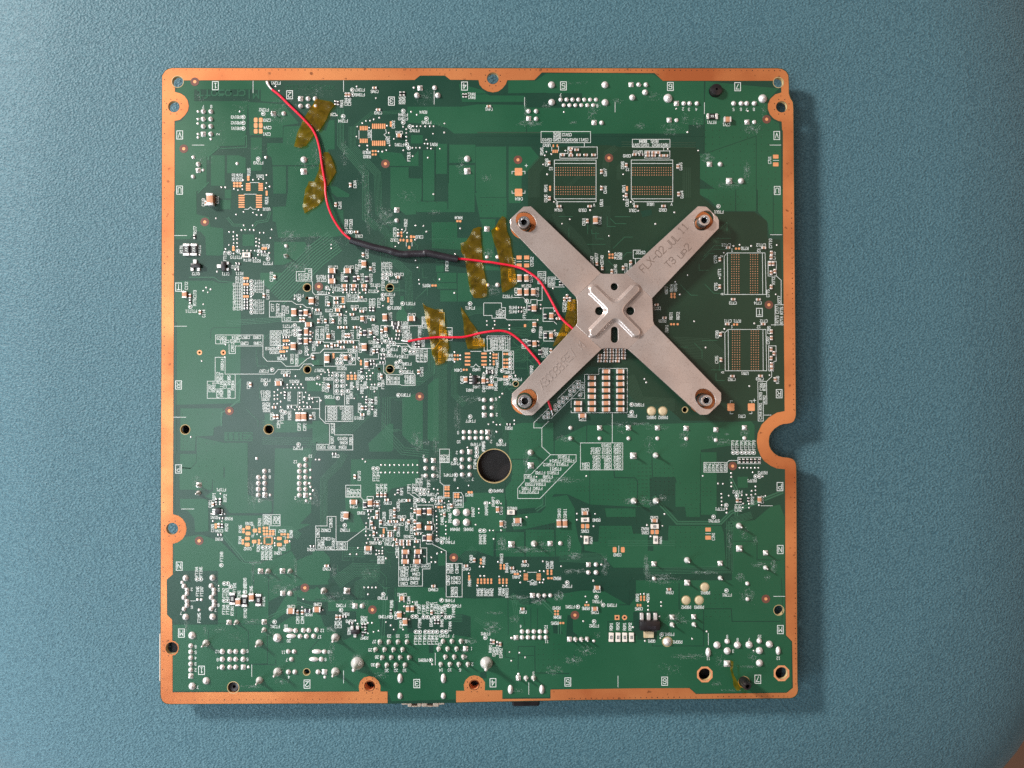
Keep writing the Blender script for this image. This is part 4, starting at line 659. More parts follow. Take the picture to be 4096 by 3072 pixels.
# lighter copper areas under the mask, darker gaps over them, and bundles of traces
POURS = [
('00', '430,262 1290,262 1290,372 560,372 560,520 1240,520 1200,1080 860,1090 715,1220 715,1600 600,1659 318,1659 318,785 400,770 495,640 495,520 400,420 318,400'),
('00', '1300,262 1470,262 1560,420 1680,540 1400,520 1400,380 1300,372'), ('00', '1240,530 1690,560 1880,800 1680,830 1680,980 1470,980 1450,950 1260,950'),
('00', '770,1205 945,1205 945,1590 770,1590'), ('00', '975,1205 1120,1205 1210,1240 1210,1430 975,1430'), ('00', '1275,980 1415,980 1415,1400 1275,1400'),
('00', '1480,1050 1680,1050 1690,840 1890,835 2250,900 2250,1330 1550,1330 1535,1230 1480,1190'), ('00', '1550,1345 1720,1345 1720,1690 1560,1690'), ('00', '1745,1345 2280,1345 2300,1690 1745,1800'),
('01', '985,1355 1215,1355 1215,1490 1380,1490 1380,1750 1300,1950 985,1880'), ('01', '1395,1140 1540,1140 1540,1780 1395,1780'), ('01', '1560,1060 1700,1060 1700,1440 1560,1440'), ('01', '1245,950 1395,950 1395,1055 1245,1055'),
('01', '840,1150 1130,1180 1200,1300 1340,1140 1340,1340 980,1340 850,1230'), ('01', '1730,1070 2060,1070 2060,1300 1730,1300'), ('01', '1200,590 1880,590 2090,560 2700,570 2700,930 1790,930 1700,860 1560,820 1200,790'),
('01', '1850,300 2150,380 2240,450 2680,450 2680,530 1890,530'), ('01', '1725,1330 2050,1330 2050,1900 1725,1900'), ('01', '215,760 280,760 280,1130 140,1130 130,1000'),
('02', '420,420 1900,420 1900,170 900,170 770,262 420,262'), ('02', '630,600 2700,620 2700,930 660,930'), ('02', '10,1095 395,1095 395,1659 10,1659'), ('02', '425,1095 700,1095 820,1240 590,1480 590,1790 425,1790'),
('02', '0,1680 60,1680 60,1740 400,1740 400,1990 60,1990'), ('02', '460,200 700,265 700,400 430,400'),
('03', '-700,180 200,180 330,270 840,270 840,820 -700,820'), ('03', '860,270 1790,360 1640,520 1640,720 1790,800 1815,1060 1815,1650 1010,1650 790,1500 790,1180 850,1180 850,560'),
('13', '640,-30 1500,-30 1500,250 1050,250 900,100'), ('13', '1520,-30 1830,-30 1830,540 1660,540 1650,400 1520,260'),
('10', '318,-20 585,-20 590,290 750,330 765,450 925,470 930,800 870,815 710,810 700,580 640,510 580,505 500,605 318,610'), ('10', '1170,545 1318,545 1318,692 1170,692'),
('10', '1550,200 1715,190 1740,30 1900,-60 2220,-120 2400,240 2450,560 1620,590 1590,390 1550,380'), ('10', '1570,640 1960,640 1985,700 1850,860 1690,930 1570,930'), ('10', '385,1130 790,1130 870,1160 1050,1160 1150,1540 1142,2680 318,2700 318,1150'),
('10', '890,110 1020,110 1020,230 890,230'), ('10', '1395,1030 1680,1030 1530,1250 1395,1150'), ('10', '945,-20 1030,-20 1030,90 945,90'),
('11', '110,-60 300,-60 470,40 460,75 310,75 200,-20'), ('11', '20,250 390,240 400,560 250,580 60,570 0,300'), ('11', '985,-20 1310,0 1310,290 1180,300 1050,200 985,120'), ('11', '1320,130 1710,130 1710,-100 2050,-100 2050,265 1320,265'),
('11', '1505,390 1830,390 1830,590 1960,590 1960,740 1850,740 1510,720'), ('11', '1560,940 1660,940 1660,1020 1560,1020'), ('11', '1575,1030 1820,1030 1820,1150 1575,1150'), ('11', '1835,1035 2000,1035 2020,1395 1835,1395'), ('11', '1575,1160 1825,1160 1825,1235 1575,1235'), ('11', '1615,1250 1825,1250 1825,1395 1615,1395'), ('11', '1110,1325 1155,1325 1155,1480 1195,1550 1195,1640 1060,1640 1060,1540 1110,1480'),
('12', '20,-100 395,-100 395,75 20,75'), ('12', '70,165 395,165 395,320 70,320'), ('12', '60,350 260,350 240,760 320,1000 100,1000 90,420'), ('12', '430,-100 580,-100 580,150 430,150'),
('20', '385,1085 920,1085 925,1160 890,1300 810,1330 800,1430 580,1440 570,1620 385,1620'), ('20', '590,1445 935,1520 1235,1520 1235,1900 1240,2180 1540,2260 1540,2400 1010,2400 940,2310 795,2110 795,1960 945,1960 945,1830 590,1830'), ('20', '940,1385 1300,1385 1300,1500 940,1500'),
('20', '1580,1590 2040,1590 2040,2400 1880,2560 1670,2560 1560,2420 1575,1900'), ('20', '1570,1290 1660,1240 2000,1240 2100,1320 1850,1390 1580,1390'), ('20', '1985,740 2200,740 2200,870 1985,870'), ('20', '1450,1150 1550,1150 1550,1290 1450,1290'), ('20', '1840,445 1960,445 1960,530 1760,530'),
('21', '1460,790 1550,710 1592,705 1592,1490 1490,1500 1455,1470'), ('21', '1135,960 1290,900 1395,990 1395,1600 1250,1540 1135,1420'), ('21', '965,1280 1022,1280 1022,1610 990,1632 720,1632 705,1530'), ('21', '0,1250 95,1240 200,1310 200,1520 0,1520'), ('21', '0,470 90,470 90,540 0,540'), ('21', '150,880 260,920 300,1040 160,1040'),
('22', '430,1380 500,1290 600,1268 990,1268 990,1500 1410,1300 2060,1300 2200,1260 2212,2340 1450,2300 1170,2170 1000,2170 880,2330 400,2370 380,2100 460,2000 470,1800 430,1700'),
('23', '-20,1290 1440,1250 1480,1300 1480,1560 1150,1560 800,1610 800,2280 640,2330 480,2330 480,1960 160,1960 -20,1960'), ('23', '800,1640 1000,1640 1000,2430 800,2430'),
('30', '380,380 380,0 585,0 585,100 520,180 380,170'), ('30', '592,0 930,0 930,310 790,320 780,455 375,455 375,180 520,190 590,110'), ('30', '945,0 1232,0 1240,520 1300,590 1530,590 1545,700 1510,750 1010,750 930,640 700,540 800,470 800,330 945,320'),
('30', '380,570 735,570 740,980 570,990 560,820 480,720 385,690'), ('30', '300,1075 640,1020 900,1110 1160,1370 1300,1390 1560,1330 1790,1230 1860,1350 1990,1290 2180,1240 2260,1650 2100,1659 1900,1659 860,2200 860,1480 340,1480 300,1500'), ('30', '1000,780 1790,780 1790,880 2040,890 1780,1000 1780,1220 1560,1320 1300,1370 1180,1340 940,1060 760,900'),
('31', '488,70 1340,70 1345,380 1000,440 950,500 770,520 760,560 600,780 690,990 445,990 410,560 480,390'), ('31', '0,1230 140,1230 220,1310 220,1580 180,1600 20,1600 0,1650'), ('31', '1610,1215 1610,950 1600,700 1770,690 1950,600 1945,500 2212,490 2212,1220 1930,1230 1850,1300 1690,1230'), ('31', '1590,1260 1680,1260 1680,1415 1590,1415'),
('32', '0,500 380,500 380,770 400,780 400,980 260,990 235,1300 0,1220'), ('32', '470,980 545,980 620,990 625,1300 265,1300 270,1000'), ('32', '640,960 1000,960 1010,1300 640,1300'), ('32', '470,790 540,770 820,740 900,560 1165,520 1260,690 1270,880 1310,1090 1350,1180 1340,1270 1020,1300 1010,870 640,950 480,960'),
('32', '1380,1120 1560,1110 1570,910 1980,910 2000,1010 2190,1010 2212,1440 1750,1440 1580,1260 1385,1220'), ('32', '1660,800 2030,800 2030,690 1640,690'), ('33', '395,910 1060,910 1090,1000 1120,1440 -40,1440 -40,1010 380,1100'), ('33', '1210,860 1480,840 1680,670 1800,640 1860,800 1860,1660 1190,1660 1200,1460'), ('33', '500,320 780,320 790,800 620,800 600,670 490,660'), ('33', '1265,290 1395,290 1395,430 1265,430'),
('41', '-20,50 20,50 60,20 200,180 1040,180 1040,30 1660,30 1690,165 1900,165 2600,190 2700,360 2700,1420 1000,1470 950,1340 860,1340 840,1200 720,1140 600,1200 590,1340 -1000,1340 -1000,560 -560,500 -300,80'),
('40', '860,60 1500,60 1500,500 1600,500 1700,420 2100,500 2100,700 1700,1340 290,1340 290,900 380,780 290,690 290,500 860,500'),
('42', '0,170 380,165 640,260 1110,110 1340,70 1620,70 1950,260 2100,60 2700,60 2700,1360 960,1310 940,1420 360,1420 350,1320 130,1310 100,1150 0,1130'), ('43', '-20,-60 1860,-60 1870,640 1945,720 1950,1290 1880,1355 740,1370 660,1295 -20,1295'),
]
CUTS = [
('40', '320,-180 845,-180 845,490 320,480'), ('40', '415,715 575,715 575,1195 415,1195'), ('41', '760,830 1330,830 1400,890 1400,1000 1550,960 1550,1100 1410,1100 1330,1020 870,1020 760,1090'), ('42', '-20,380 20,375 110,430 145,620 400,660 400,770 200,740 -20,730'),
('42', '1115,690 1215,650 1240,870 1115,870'), ('42', '545,1015 745,1015 745,1070 545,1070'), ('42', '420,90 1340,70 1400,20 1300,20 420,60'), ('42', '785,290 880,290 880,460 785,460'), ('42', '980,500 1060,500 1110,620 990,610'), ('42', '1170,380 1235,380 1240,590 1310,650 1150,650'), ('42', '2000,340 2300,330 2300,700 2050,690 2050,640 2000,640'),
('41', '1040,200 1080,200 1080,560 1030,640 860,640 860,420 1040,420'), ('41', '80,330 550,330 560,620 400,700 250,560 150,520'), ('41', '1200,380 1900,370 2000,400 2000,660 1700,620 1200,600'), ('41', '1470,640 1530,640 1530,860 1470,860'), ('41', '2120,1110 2200,1080 2200,1180 2120,1180'),
('40', '1860,100 1870,150 2000,200 2250,210 2250,330 1700,360 1500,500 1560,540 1850,360'), ('40', '1240,580 1250,580 1250,995 1480,990 1480,600 1490,600 1490,1000 1240,1005'),
('32', '390,790 470,780 470,985 390,985'), ('32', '1270,690 1500,690 1520,680 1640,690 1650,800 2045,810 2045,905 1570,905 1560,1105 1375,1105 1370,1240 1350,1100 1270,880'), ('32', '860,520 900,560 890,680 830,745 540,745 540,720 820,715 865,670'), ('32', '1020,1315 1480,1240 1600,1290 1700,1440 2212,1445 2212,1530 1700,1530 1640,1520 1020,1500'), ('33', '-40,1445 1190,1440 1190,1515 -40,1530'), ('33', '130,1010 200,1000 200,1230 130,1225'), ('33', '130,700 200,680 300,690 500,870 1060,870 1090,900 380,910 390,1100 330,1100 330,1000 280,930 270,830 110,790'),
('00', '318,400 400,420 318,440'), ('00', '558,377 612,377 612,515 558,515'), ('13', '40,250 180,230 180,300 60,330'),
('42', '1000,60 1640,60 1700,20 1900,20 2000,-100 1620,-100 1330,-30'), 
]
KUTS = [('43', '525,-20 525,300 835,300 1185,300 1195,460 1800,460', 12), ('43', '835,320 835,770 190,770 190,660 20,660', 10), ('43', '1825,620 1830,200 1820,-80', 9), ('33', '1510,1120 1510,1340 1800,1345', 10), ('33', '1200,1105 1490,1105', 9), ('33', '180,0 190,300 470,300 490,360', 12), ('33', '795,0 795,770', 8),
('32', '1450,200 1450,630 1400,690', 9), ('32', '1755,210 1765,300 2020,305 2055,350 2050,680', 14), ('32', '1015,870 1015,1300', 9), ('32', '630,990 630,1300', 9), ('32', '260,985 620,985', 9), ('32', '240,1100 240,1290', 14), ('22', '1000,1270 1000,1900', 12), ('22', '1412,1300 1412,1520', 12), ('32', '470,70 800,70 820,120', 12), ('32', '465,80 465,260 380,350 380,560 400,600 400,700', 10),
('42', '615,400 630,520', 8), ('42', '705,290 705,540', 8), ('42', '790,300 790,560', 8), ('42', '545,780 545,1060', 10), ('42', '755,775 760,1110 1185,1120', 12), ('42', '545,775 755,775', 9), ('42', '550,890 755,890', 8), ('42', '380,820 380,910 500,930', 10), ('42', '1255,870 1255,980', 8), ('42', '1945,80 1945,250 1830,250', 12), ('42', '1680,700 1680,460 2000,460', 10), ('42', '415,100 420,620', 9),
('41', '40,180 1040,185', 12), ('40', '1245,1000 1590,1010 1590,950', 10), ('40', '740,580 740,760', 8), ('40', '1090,20 1090,430', 8), ('40', '1500,0 1500,560', 9), ('40', '850,480 1500,500', 7), ('40', '2010,830 2170,650', 10), ('40', '2010,830 2010,880', 9), ('41', '1060,180 1060,30', 12), ('41', '870,600 850,440', 8),
('30', '735,0 0,0', 1), ('20', '330,0 330,1660', 14), ('30', '310,0 310,760', 14), ('20', '765,200 770,90 810,65 1170,65', 7), ('30', '1300,1400 1310,1659', 8), ('30', '1500,1500 1500,1659', 8), ('01', '1385,1150 1385,1780', 10), ('01', '1550,1060 1550,1780', 9), ('01', '1710,1060 1710,1880', 12), ('01', '1225,1360 1225,1490 1380,1495', 9),
('03', '780,1190 860,1180 1500,960 1500,1650', 8), ('03', '845,700 830,1160', 14), ('03', '-600,960 820,960', 14), ('02', '0,955 2700,955', 16), ('02', '0,1065 800,1070', 12), ('02', '0,540 600,540', 12), ('02', '0,430 900,420', 10), ('13', '1240,-20 1240,250', 10), ('13', '1510,-20 1510,260', 12), ('13', '1715,-20 1715,540', 9)]
BUND = [('Q1', '1230,300 1230,540 1400,740 1400,1040 1480,1110', 5, 10, 4), ('Q1', '1310,420 1310,560 1480,740 1490,1000 1590,1090 1590,1330 1690,1420 1700,1660', 6, 9, 3), ('Q1', '1330,420 1440,330 1640,320', 3, 9, 3), ('Q1', '1190,1200 1060,1300 790,1570', 10, 17, 9), ('Q1', '330,640 330,620 400,560', 1, 10, 14), ('Q1', '260,870 330,800', 1, 8, 8), ('Q1', '1500,1100 1560,1160 1560,1300', 6, 9, 3), ('Q1', '460,1040 500,1090 560,1090 590,1130', 2, 12, 5), ('Q1', '750,1000 730,1060 660,1070 630,1110', 2, 12, 5), ('Q1', '200,1445 370,1445 400,1470 500,1480', 1, 8, 7), ('Q1', '560,500 590,480 590,560 410,570', 1, 8, 6),
('Q3', '830,270 835,410 740,500 600,570 560,640 560,790', 7, 7, 2.2), ('Q3', '1095,250 1095,590', 12, 4.6, 1.8), ('Q3', '885,380 885,520 950,590 1050,600', 4, 9, 2.5), ('Q3', '930,330 1010,320 1060,280 1060,180', 5, 6, 2), ('Q3', '720,600 700,640 640,700 640,900', 6, 5, 2), ('Q3', '1120,590 1120,690', 10, 4.5, 1.6), ('Q3', '1170,240 1150,280 1150,370 1190,410', 5, 5, 1.8), ('Q3', '260,90 420,80 560,60', 4, 6, 2.5), ('Q3', '300,330 315,310 310,390 260,430 240,440 240,490', 1, 6, 6), ('Q3', '400,550 620,552', 4, 8, 2), ('Q3', '400,480 560,482', 3, 9, 2), ('Q3', '1180,60 1230,40 1265,40', 6, 5, 1.6),
('Q2', '400,900 400,720 470,640', 10, 8, 3.2), ('Q2', '560,1000 600,1100 700,1200 760,1300', 12, 7, 2.6), ('Q2', '860,960 860,1400', 18, 7, 2.4), ('Q2', '880,760 900,600 960,560', 5, 9, 3), ('Q2', '980,780 980,700 1010,670', 4, 9, 3), ('Q2', '1330,1330 1600,1240 1650,1220', 8, 8, 2.6), ('Q2', '1000,540 1500,545', 3, 16, 5), ('Q2', '1440,700 1440,900', 5, 12, 4), ('Q2', '620,850 700,760 720,760', 4, 7, 2), ('Q2', '440,470 20,470', 2, 20, 9),
('Q4', '690,180 900,190 960,240', 14, 6, 2), ('Q4', '600,300 640,400 780,410', 10, 5, 1.8), ('Q4', '110,210 180,215 220,170', 10, 6, 1.8), ('Q4', '100,130 200,125 260,60', 7, 6, 1.8), ('Q4', '85,360 90,460 120,490 120,560', 5, 5, 1.6), ('Q4', '700,770 790,870 960,870 1000,830 1200,750', 2, 9, 6), ('Q4', '990,900 1010,860 1080,840', 6, 5, 2), ('Q4', '1000,700 1030,760 1020,840', 2, 9, 5), ('Q4', '240,820 270,800 270,750', 2, 9, 4), ('Q4', '520,950 780,950', 3, 9, 3),
('Q5', '380,210 510,215 545,240', 5, 6, 3), ('Q5', '690,420 760,370 860,372', 9, 6, 2.2), ('Q5', '720,300 800,302', 6, 7, 2.2), ('Q5', '780,480 780,430 850,390', 8, 5, 1.8), ('Q5', '1180,330 1230,290', 7, 5, 1.6), ('Q5', '1060,560 1180,560', 5, 6, 2), ('Q5', '880,440 870,640', 2, 9, 3), ('Q5', '250,240 330,340 390,342', 2, 8, 4), ('Q5', '420,560 540,500 600,520', 2, 9, 4),
('Q6', '995,180 995,370 930,370 660,375', 5, 6, 2.2), ('Q6', '330,320 500,325', 8, 5, 2), ('Q6', '210,500 160,490 140,470', 6, 5, 1.8), ('Q6', '260,490 330,560 330,620', 2, 9, 4), ('Q6', '150,470 160,540 160,640', 3, 7, 2.5), ('Q6', '0,560 50,590 60,700', 3, 7, 2.5)]
VGRID = [('32', 700, 900, 500, 440, 48), ('32', 480, 70, 380, 560, 66), ('32', 1290, 420, 200, 60, 48), ('32', 1500, 330, 480, 250, 62), ('32', 1800, 700, 240, 110, 50), ('32', 1590, 940, 480, 200, 60), ('32', 1960, 130, 250, 500, 50), ('33', 20, 130, 180, 560, 50), ('33', 230, 130, 220, 420, 55), ('33', 540, 370, 220, 320, 68), ('33', 640, 690, 140, 110, 50), ('33', 420, 930, 400, 300, 62), ('33', 830, 430, 120, 160, 48), ('42', 800, 750, 300, 280, 65), ('43', 870, 120, 260, 110, 55), ('43', 870, 340, 300, 100, 58), ('22', 450, 1390, 380, 250, 90), ('03', 860, 800, 900, 800, 88), ('13', 900, -20, 900, 250, 92), ('11', 1530, 400, 280, 300, 84), ('20', 410, 1160, 480, 20, 96), ('20', 420, 1450, 130, 150, 48), ('20', 620, 1530, 240, 600, 96), ('11', 1330, 140, 650, 100, 120), ('31', 850, 190, 460, 20, 58), ('31', 1000, 620, 260, 400, 46), ('12', 80, 180, 300, 110, 70), ('42', 1150, 130, 120, 60, 70)]
# ------------------------------------------------------------------ seat and floor
def superell(th, a=.262, b=.250, n=4.0):
    c, s = abs(math.cos(th)), abs(math.sin(th)); return 1/((c/a)**n+(s/b)**n)**(1/n)
SEATZ = -.0085
def seat():
    cx, cy = .0096, .030; NA = 160; v = []; f = []
    rs = [i/30*.72 for i in range(1, 31)]+[.72+.28*math.sin(i/24*math.pi/2) for i in range(1, 25)]
    v.append((cx, cy, SEATZ))
    for s in rs:
        t = max(0, (s-.72)/.28); dz = .035*(1-math.sqrt(max(0, 1-t*t)))
        for k in range(NA):
            th = 2*math.pi*k/NA; r = superell(th)*s; x, y = cx+r*math.cos(th), cy+r*math.sin(th)
            v.append((x, y, SEATZ-dz - .0006*(math.sin(x*38+1)*math.sin(y*31)+1) * min(1, t*3+.3)))
    for k in range(NA): th = 2*math.pi*k/NA; r = superell(th)*.985; v.append((cx+r*math.cos(th), cy+r*math.sin(th), SEATZ-.075))
    for k in range(NA): f.append((0, 1+k, 1+(k+1) % NA))
    for i in range(len(rs)):
        for k in range(NA): l = (k+1) % NA; f.append((1+i*NA+k, 1+(i+1)*NA+k, 1+(i+1)*NA+l, 1+i*NA+l))
    me = bpy.data.meshes.new('seat'); me.from_pydata(v, [], f); me.update(); shade(me, 80)
    o = link('chair_seat', me, m='fabric'); tag(o, 'blue woven fabric chair seat with rounded corners under the circuit board', 'seat')
seat()
b = Buf(); b.poly([(-1.5, -1.5), (1.5, -1.5), (1.5, 1.5), (-1.5, 1.5)], -.48, -.5); tag(b.build('floor', 'floor'), kind='structure')
# ------------------------------------------------------------------ the board
BOARD = empty('circuit_board', (0, 0, 0), 'green printed circuit board with copper border lying on the blue seat', 'circuit board')
def pts(t, s): return [at(t, *map(float, q.split(','))) for q in s.split()]
OUT = pts('S', '660,281 672,274 688,270.5') + pts('S', '3112,271.5 3130,274 3146,284 3155,299 3157,340 3157,372 3164,392 3173,406 3175,430 3179,900 3182.5,1300 3185,1655') + \
    pts('23', '2006,1170 1998,1210 1982,1245 1950,1268 1900,1278 1850,1282 1800,1300 1740,1340 1700,1385 1675,1430 1665,1500 1672,1560 1695,1610 1735,1655 1790,1690 1850,1705 1920,1712 1965,1725 1995,1755 2010,1800') + \
    pts('S', '3187,1900 3189,2300 3191.5,2730') + pts('43', '2034,1330 2025,1375 2000,1410 1965,1430 1930,1436') + pts('42', '1400,1458 600,1472') + pts('41', '1815,1490 948,1500') + pts('40', '230,1510 185,1500 150,1470 133,1430 128,1380') + pts('S', '641.5,2300 642.5,1800 644.5,1300 646,700 647,300')
BT = .0016
def hole(t, x, y, r): return circ(at(t, x, y), r/zs(t)*MM)
HO = [('00', 350, 275, 69), ('00', 302, 590, 70), ('02', 225, 232, 72), ('03', 1822, 592, 70), ('03', 1780, 285, 62), ('03', 982, 395, 80), ('10', 1985, 1217, 44), ('10', 1985, 1350, 20), ('11', 978, 1220, 44), ('20', 445, 1353, 56), ('20', 1500, 1350, 56), ('20', 1988, 595, 42), ('20', 627, 380, 15), ('20', 927, 380, 15),
      ('21', 980, 590, 46), ('21', 845, 592, 20), ('22', 515, 775, 30), ('23', 600, 1103, 32), ('30', 280, 947, 72), ('32', 243, 155, 208), ('40', 275, 798, 74), ('40', 1052, 1295, 68), ('40', 1980, 1098, 38), ('41', 722, 1275, 66), ('41', 2045, 1262, 64), ('43', 1785, 318, 60), ('43', 850, 1130, 76), ('43', 1820, 1115, 76), ('43', 1345, 1225, 66)]
me = plate_mesh('board_panel', [tuple(p[:2]) for p in OUT], [hole(*h) for h in HO], -BT, 0)
me.materials.append(M['mask_bare']); me.materials.append(M['hole_wall'])
for p in me.polygons: p.material_index = 0 if abs(p.normal.z) > .7 else 1
link('board_panel', me, BOARD)
# copper border
C1 = '00 315,400 315,345|00 302,338 284,312 277,275 290,232 318,208 352,200 390,210 420,240 426,257|01 1290,252 1360,197 1675,197 1740,250 2098,253 2110,310 2150,360 2210,395|02 225,410 290,398 345,362 390,305 408,255 750,253 845,158|03 215,165 320,263 1712,263 1718,260 1735,237 1780,216 1826,240 1849,285 1838,325 1818,350 1818,412 1740,435 1680,490 1648,560 1648,620 1675,690 1720,740 1780,770 1822,778 1828,880 1838,895|13 1838,100|23 1850,0 1860,1120 1760,1140 1660,1200 1570,1290 1520,1400 1508,1500 1522,1600|33 1555,25 1600,90 1680,150 1760,185 1865,195 1870,1659|43 1878,635 1955,715 1965,1300 1885,1363 740,1378 655,1303 0,1306|42 955,1322 955,1435 345,1440 345,1330 125,1332|41 2178,1300 2180,1230 2150,1185 2100,1152 2045,1142 1985,1155 1935,1200 1912,1260 1920,1337 1815,1337'
C2 = '41 948,1347 858,1347 858,1270 835,1215 790,1170 722,1152 650,1170 605,1215 585,1275 592,1348|40 285,1356 285,890 320,882 350,850 366,798 355,750 320,713 282,706 280,440 215,375 213,0|30 212,1590 288,1525 288,1138 350,1120 410,1080 450,1015 462,950 450,880 410,820 350,780 290,765|20 300,0|10 305,0|00 310,1659 310,770 380,755 440,700 480,640 490,580 475,510 440,460 390,425 320,405'
def path(s):
    out = []
    for q in s.split('|'): t, r = q.split(' ', 1); out += pts(t, r)
    return out
ig = len(OUT)-1
iR = min(range(len(OUT)), key=lambda i: (OUT[i]-at('41', 1815, 1490)).length); iL = iR+1
ctr = Vector((0, 0, 0))
def inset(p): 
    q = p.copy(); q.x -= math.copysign(.00025, p.x) if abs(p.x) > .11 else 0; q.y -= math.copysign(.00025, p.y) if abs(p.y) > .11 else 0; return q
outer = [inset(p) for p in OUT[iL:]+OUT[:iR+1]]
poly = outer + list(reversed(path(C1))) + list(reversed(path(C2)))
CH = [h for h in HO if h in (('00', 302, 590, 70), ('02', 225, 232, 72), ('03', 1822, 592, 70), ('30', 280, 947, 72), ('40', 275, 798, 74), ('41', 722, 1275, 66), ('41', 2045, 1262, 64))]
me = plate_mesh('copper_border', [tuple(p[:2]) for p in poly], [circ(at(h[0], h[1], h[2]), (h[3]+3)/3.16*MM) for h in CH], 0, 5e-5)
link('copper_border', me, BOARD, m='copper_border')
# stitching holes along the copper border
vb = Buf()
def dotrow(a, bb, n, r=7): 
    for i in range(n):
        p = a.lerp(bb, i/(n-1)); vb.poly(circ(p, r/3.16*MM*random.uniform(.6, 1.1), 6), 6.2e-5)
dotrow(at('00', 290, 125), at('01', 1900, 128), 45); dotrow(at('02', 560, 125), at('03', 1800, 135), 48); dotrow(at('00', 185, 250), at('10', 180, 1600), 23); dotrow(at('20', 180, 60), at('40', 160, 1300), 40)
dotrow(at('13', 1945, 150), at('23', 1975, 1100), 42); dotrow(at('33', 1985, 300), at('43', 2000, 1250), 42); dotrow(at('40', 290, 1455), at('41', 925, 1437), 30); dotrow(at('42', 1190, 1435), at('43', 1850, 1402), 40)
for h in CH+[('43', 850, 1130, 66), ('43', 1820, 1115, 66)]:
    for k in range(8): vb.poly(circ(at(h[0], h[1]+(h[3]+25)*1.05*math.cos(k*math.pi/4+.4), h[2]+(h[3]+25)*1.05*math.sin(k*math.pi/4+.4)), 7/3.16*MM, 6), 6.4e-5)
for t, x, y, w, h, d in VGRID:
    for i in range(int(w/d)+1):
        for j in range(int(h/d)+1):
            if random.random() < .82: vb.poly(circ(at(t, x+i*d, y+j*d), 4.6/3.16*MM, 6), 5.6e-5)
vb.build('stitching_hole', 'black', BOARD, 'stuff')
# ring round the bare mounting holes and the tube eyelets
rg = Buf()
for t, x, y, r in HO:
    if (t, x, y, r) in CH: continue
    if r > 200: rg.ring(at(t, x, y), (r+1)/3.16*MM, (r+11)/3.16*MM, 8e-5, 64)
    elif (t == '43' and r == 76) or r == 80: continue
    elif r > 28: rg.ring(at(t, x, y), (r+1)/3.16*MM, (r+9)/3.16*MM, 8e-5, 28)
rg.build('hole_rim', 'edge', BOARD, 'stuff')
for t, x, y in (('43', 850, 1130), ('43', 1820, 1115)):
    oc = circ(at(t, x, y), 106/3.16*MM, 8, rot=R(22.5)); me = plate_mesh('hole_collar', oc, [circ(at(t, x, y), 78/3.16*MM)], 0, 9e-5); link('hole_collar', me, BOARD, m='copper')
for t, x, y in (('20', 627, 380), ('20', 927, 380), ('42', 1890, 410)):
    q = Buf(); q.ring(at(t, x, y), 15/3.16*MM, 32/3.16*MM, 9e-5, 20); q.build('ring_pad', 'copper', BOARD)
q = Buf(); c = at('42', 1795, 410); q.poly([(c.x-.00095, c.y-.00095), (c.x+.00095, c.y-.00095), (c.x+.00095, c.y+.00095), (c.x-.00095, c.y+.00095)], 9e-5, 0); q.build('ring_pad', 'copper', BOARD)
q = Buf()
for x in (1795, 1890): q.poly(circ(at('42', x, 410), 15/3.16*MM, 12), 9.6e-5)
q.build('drill_hole', 'black', BOARD)
for t, x, y, r in (('41', 722, 1275, 62), ('41', 2045, 1262, 60)):
    c = at(t, x, y); rr = r/3.16*MM
    me = lathe('eyelet', [(rr, 1.2e-4), (rr, -.004), (rr*.93, -.004), (rr*.93, 1.2e-4)], 28, 50, cap=False); link('eyelet', me, BOARD, (c.x, c.y, 0), m='copper')
# solder mask relief
from mathutils.geometry import delaunay_2d_cdt
HC = [(at(h[0], h[1], h[2]), (h[3]+2)/zs(h[0])*MM) for h in HO]
def sheet(buf, P, z, skirt=None):
    P = [Vector((p.x, p.y)) for p in P]
    if sum(P[i-1].x*P[i].y-P[i].x*P[i-1].y for i in range(len(P))) < 0: P.reverse()
    x0, x1, y0, y1 = min(p.x for p in P), max(p.x for p in P), min(p.y for p in P), max(p.y for p in P)
    hs = [(c, r) for c, r in HC if x0-r < c.x < x1+r and y0-r < c.y < y1+r]
    if not hs: buf.poly(P, z, skirt); return
    V = list(P); faces = [list(range(len(P)))]
    for c, r in hs: k = len(V); q = circ(c, r, 28); V += [Vector(w) for w in q]; faces.append(list(range(k, k+28)))
    ov, oe, of, _, _, fo = delaunay_2d_cdt(V, [], faces, 1, 1e-7)
    n = len(buf.v); buf.v += [(v.x, v.y, z) for v in ov]
    for f, o in zip(of, fo):
        if 0 in o and len(o) == 1: buf.f.append(tuple(n+i for i in f)); buf.mi.append(0)
pb = Buf(); z = 2.4e-5
for t, s in POURS:
    z += .09e-6*2; sheet(pb, pts(t, s), z, 0)
pb.build('copper_pour', 'mask_pour', BOARD, 'stuff')
nb = Buf()
DIM_BARE = pts('Q2', '360,1010 360,720 440,630 560,560 900,545 1000,560 1500,560 1530,600 1530,880 1660,1000 1900,1000 1985,1060 1990,1180 2075,1190') + pts('23', '1850,60 1850,1110 1640,1200 1500,1240 560,1240 350,1050 0,1030') + pts('22', '1990,950 1940,900 1940,560 1420,560 1360,650 1200,720') + pts('12', '1290,1659 1290,1300 440,480 440,330')
sheet(nb, DIM_BARE, 3.7e-5); nb.build('dim_bare_area', 'mask_bare_dim', BOARD, 'stuff')  # bare board as elsewhere; its darker olive is painted-in dim, warm light
cb = Buf(); z = 3.9e-5
for t, s in CUTS: z += .18e-6; sheet(cb, pts(t, s), z)
for t, s, w in KUTS: cb.line(pts(t, s), w/3.16*MM, 4.3e-5)
cb.build('bare_gap', 'mask_bare', BOARD, 'stuff')
tb = Buf()
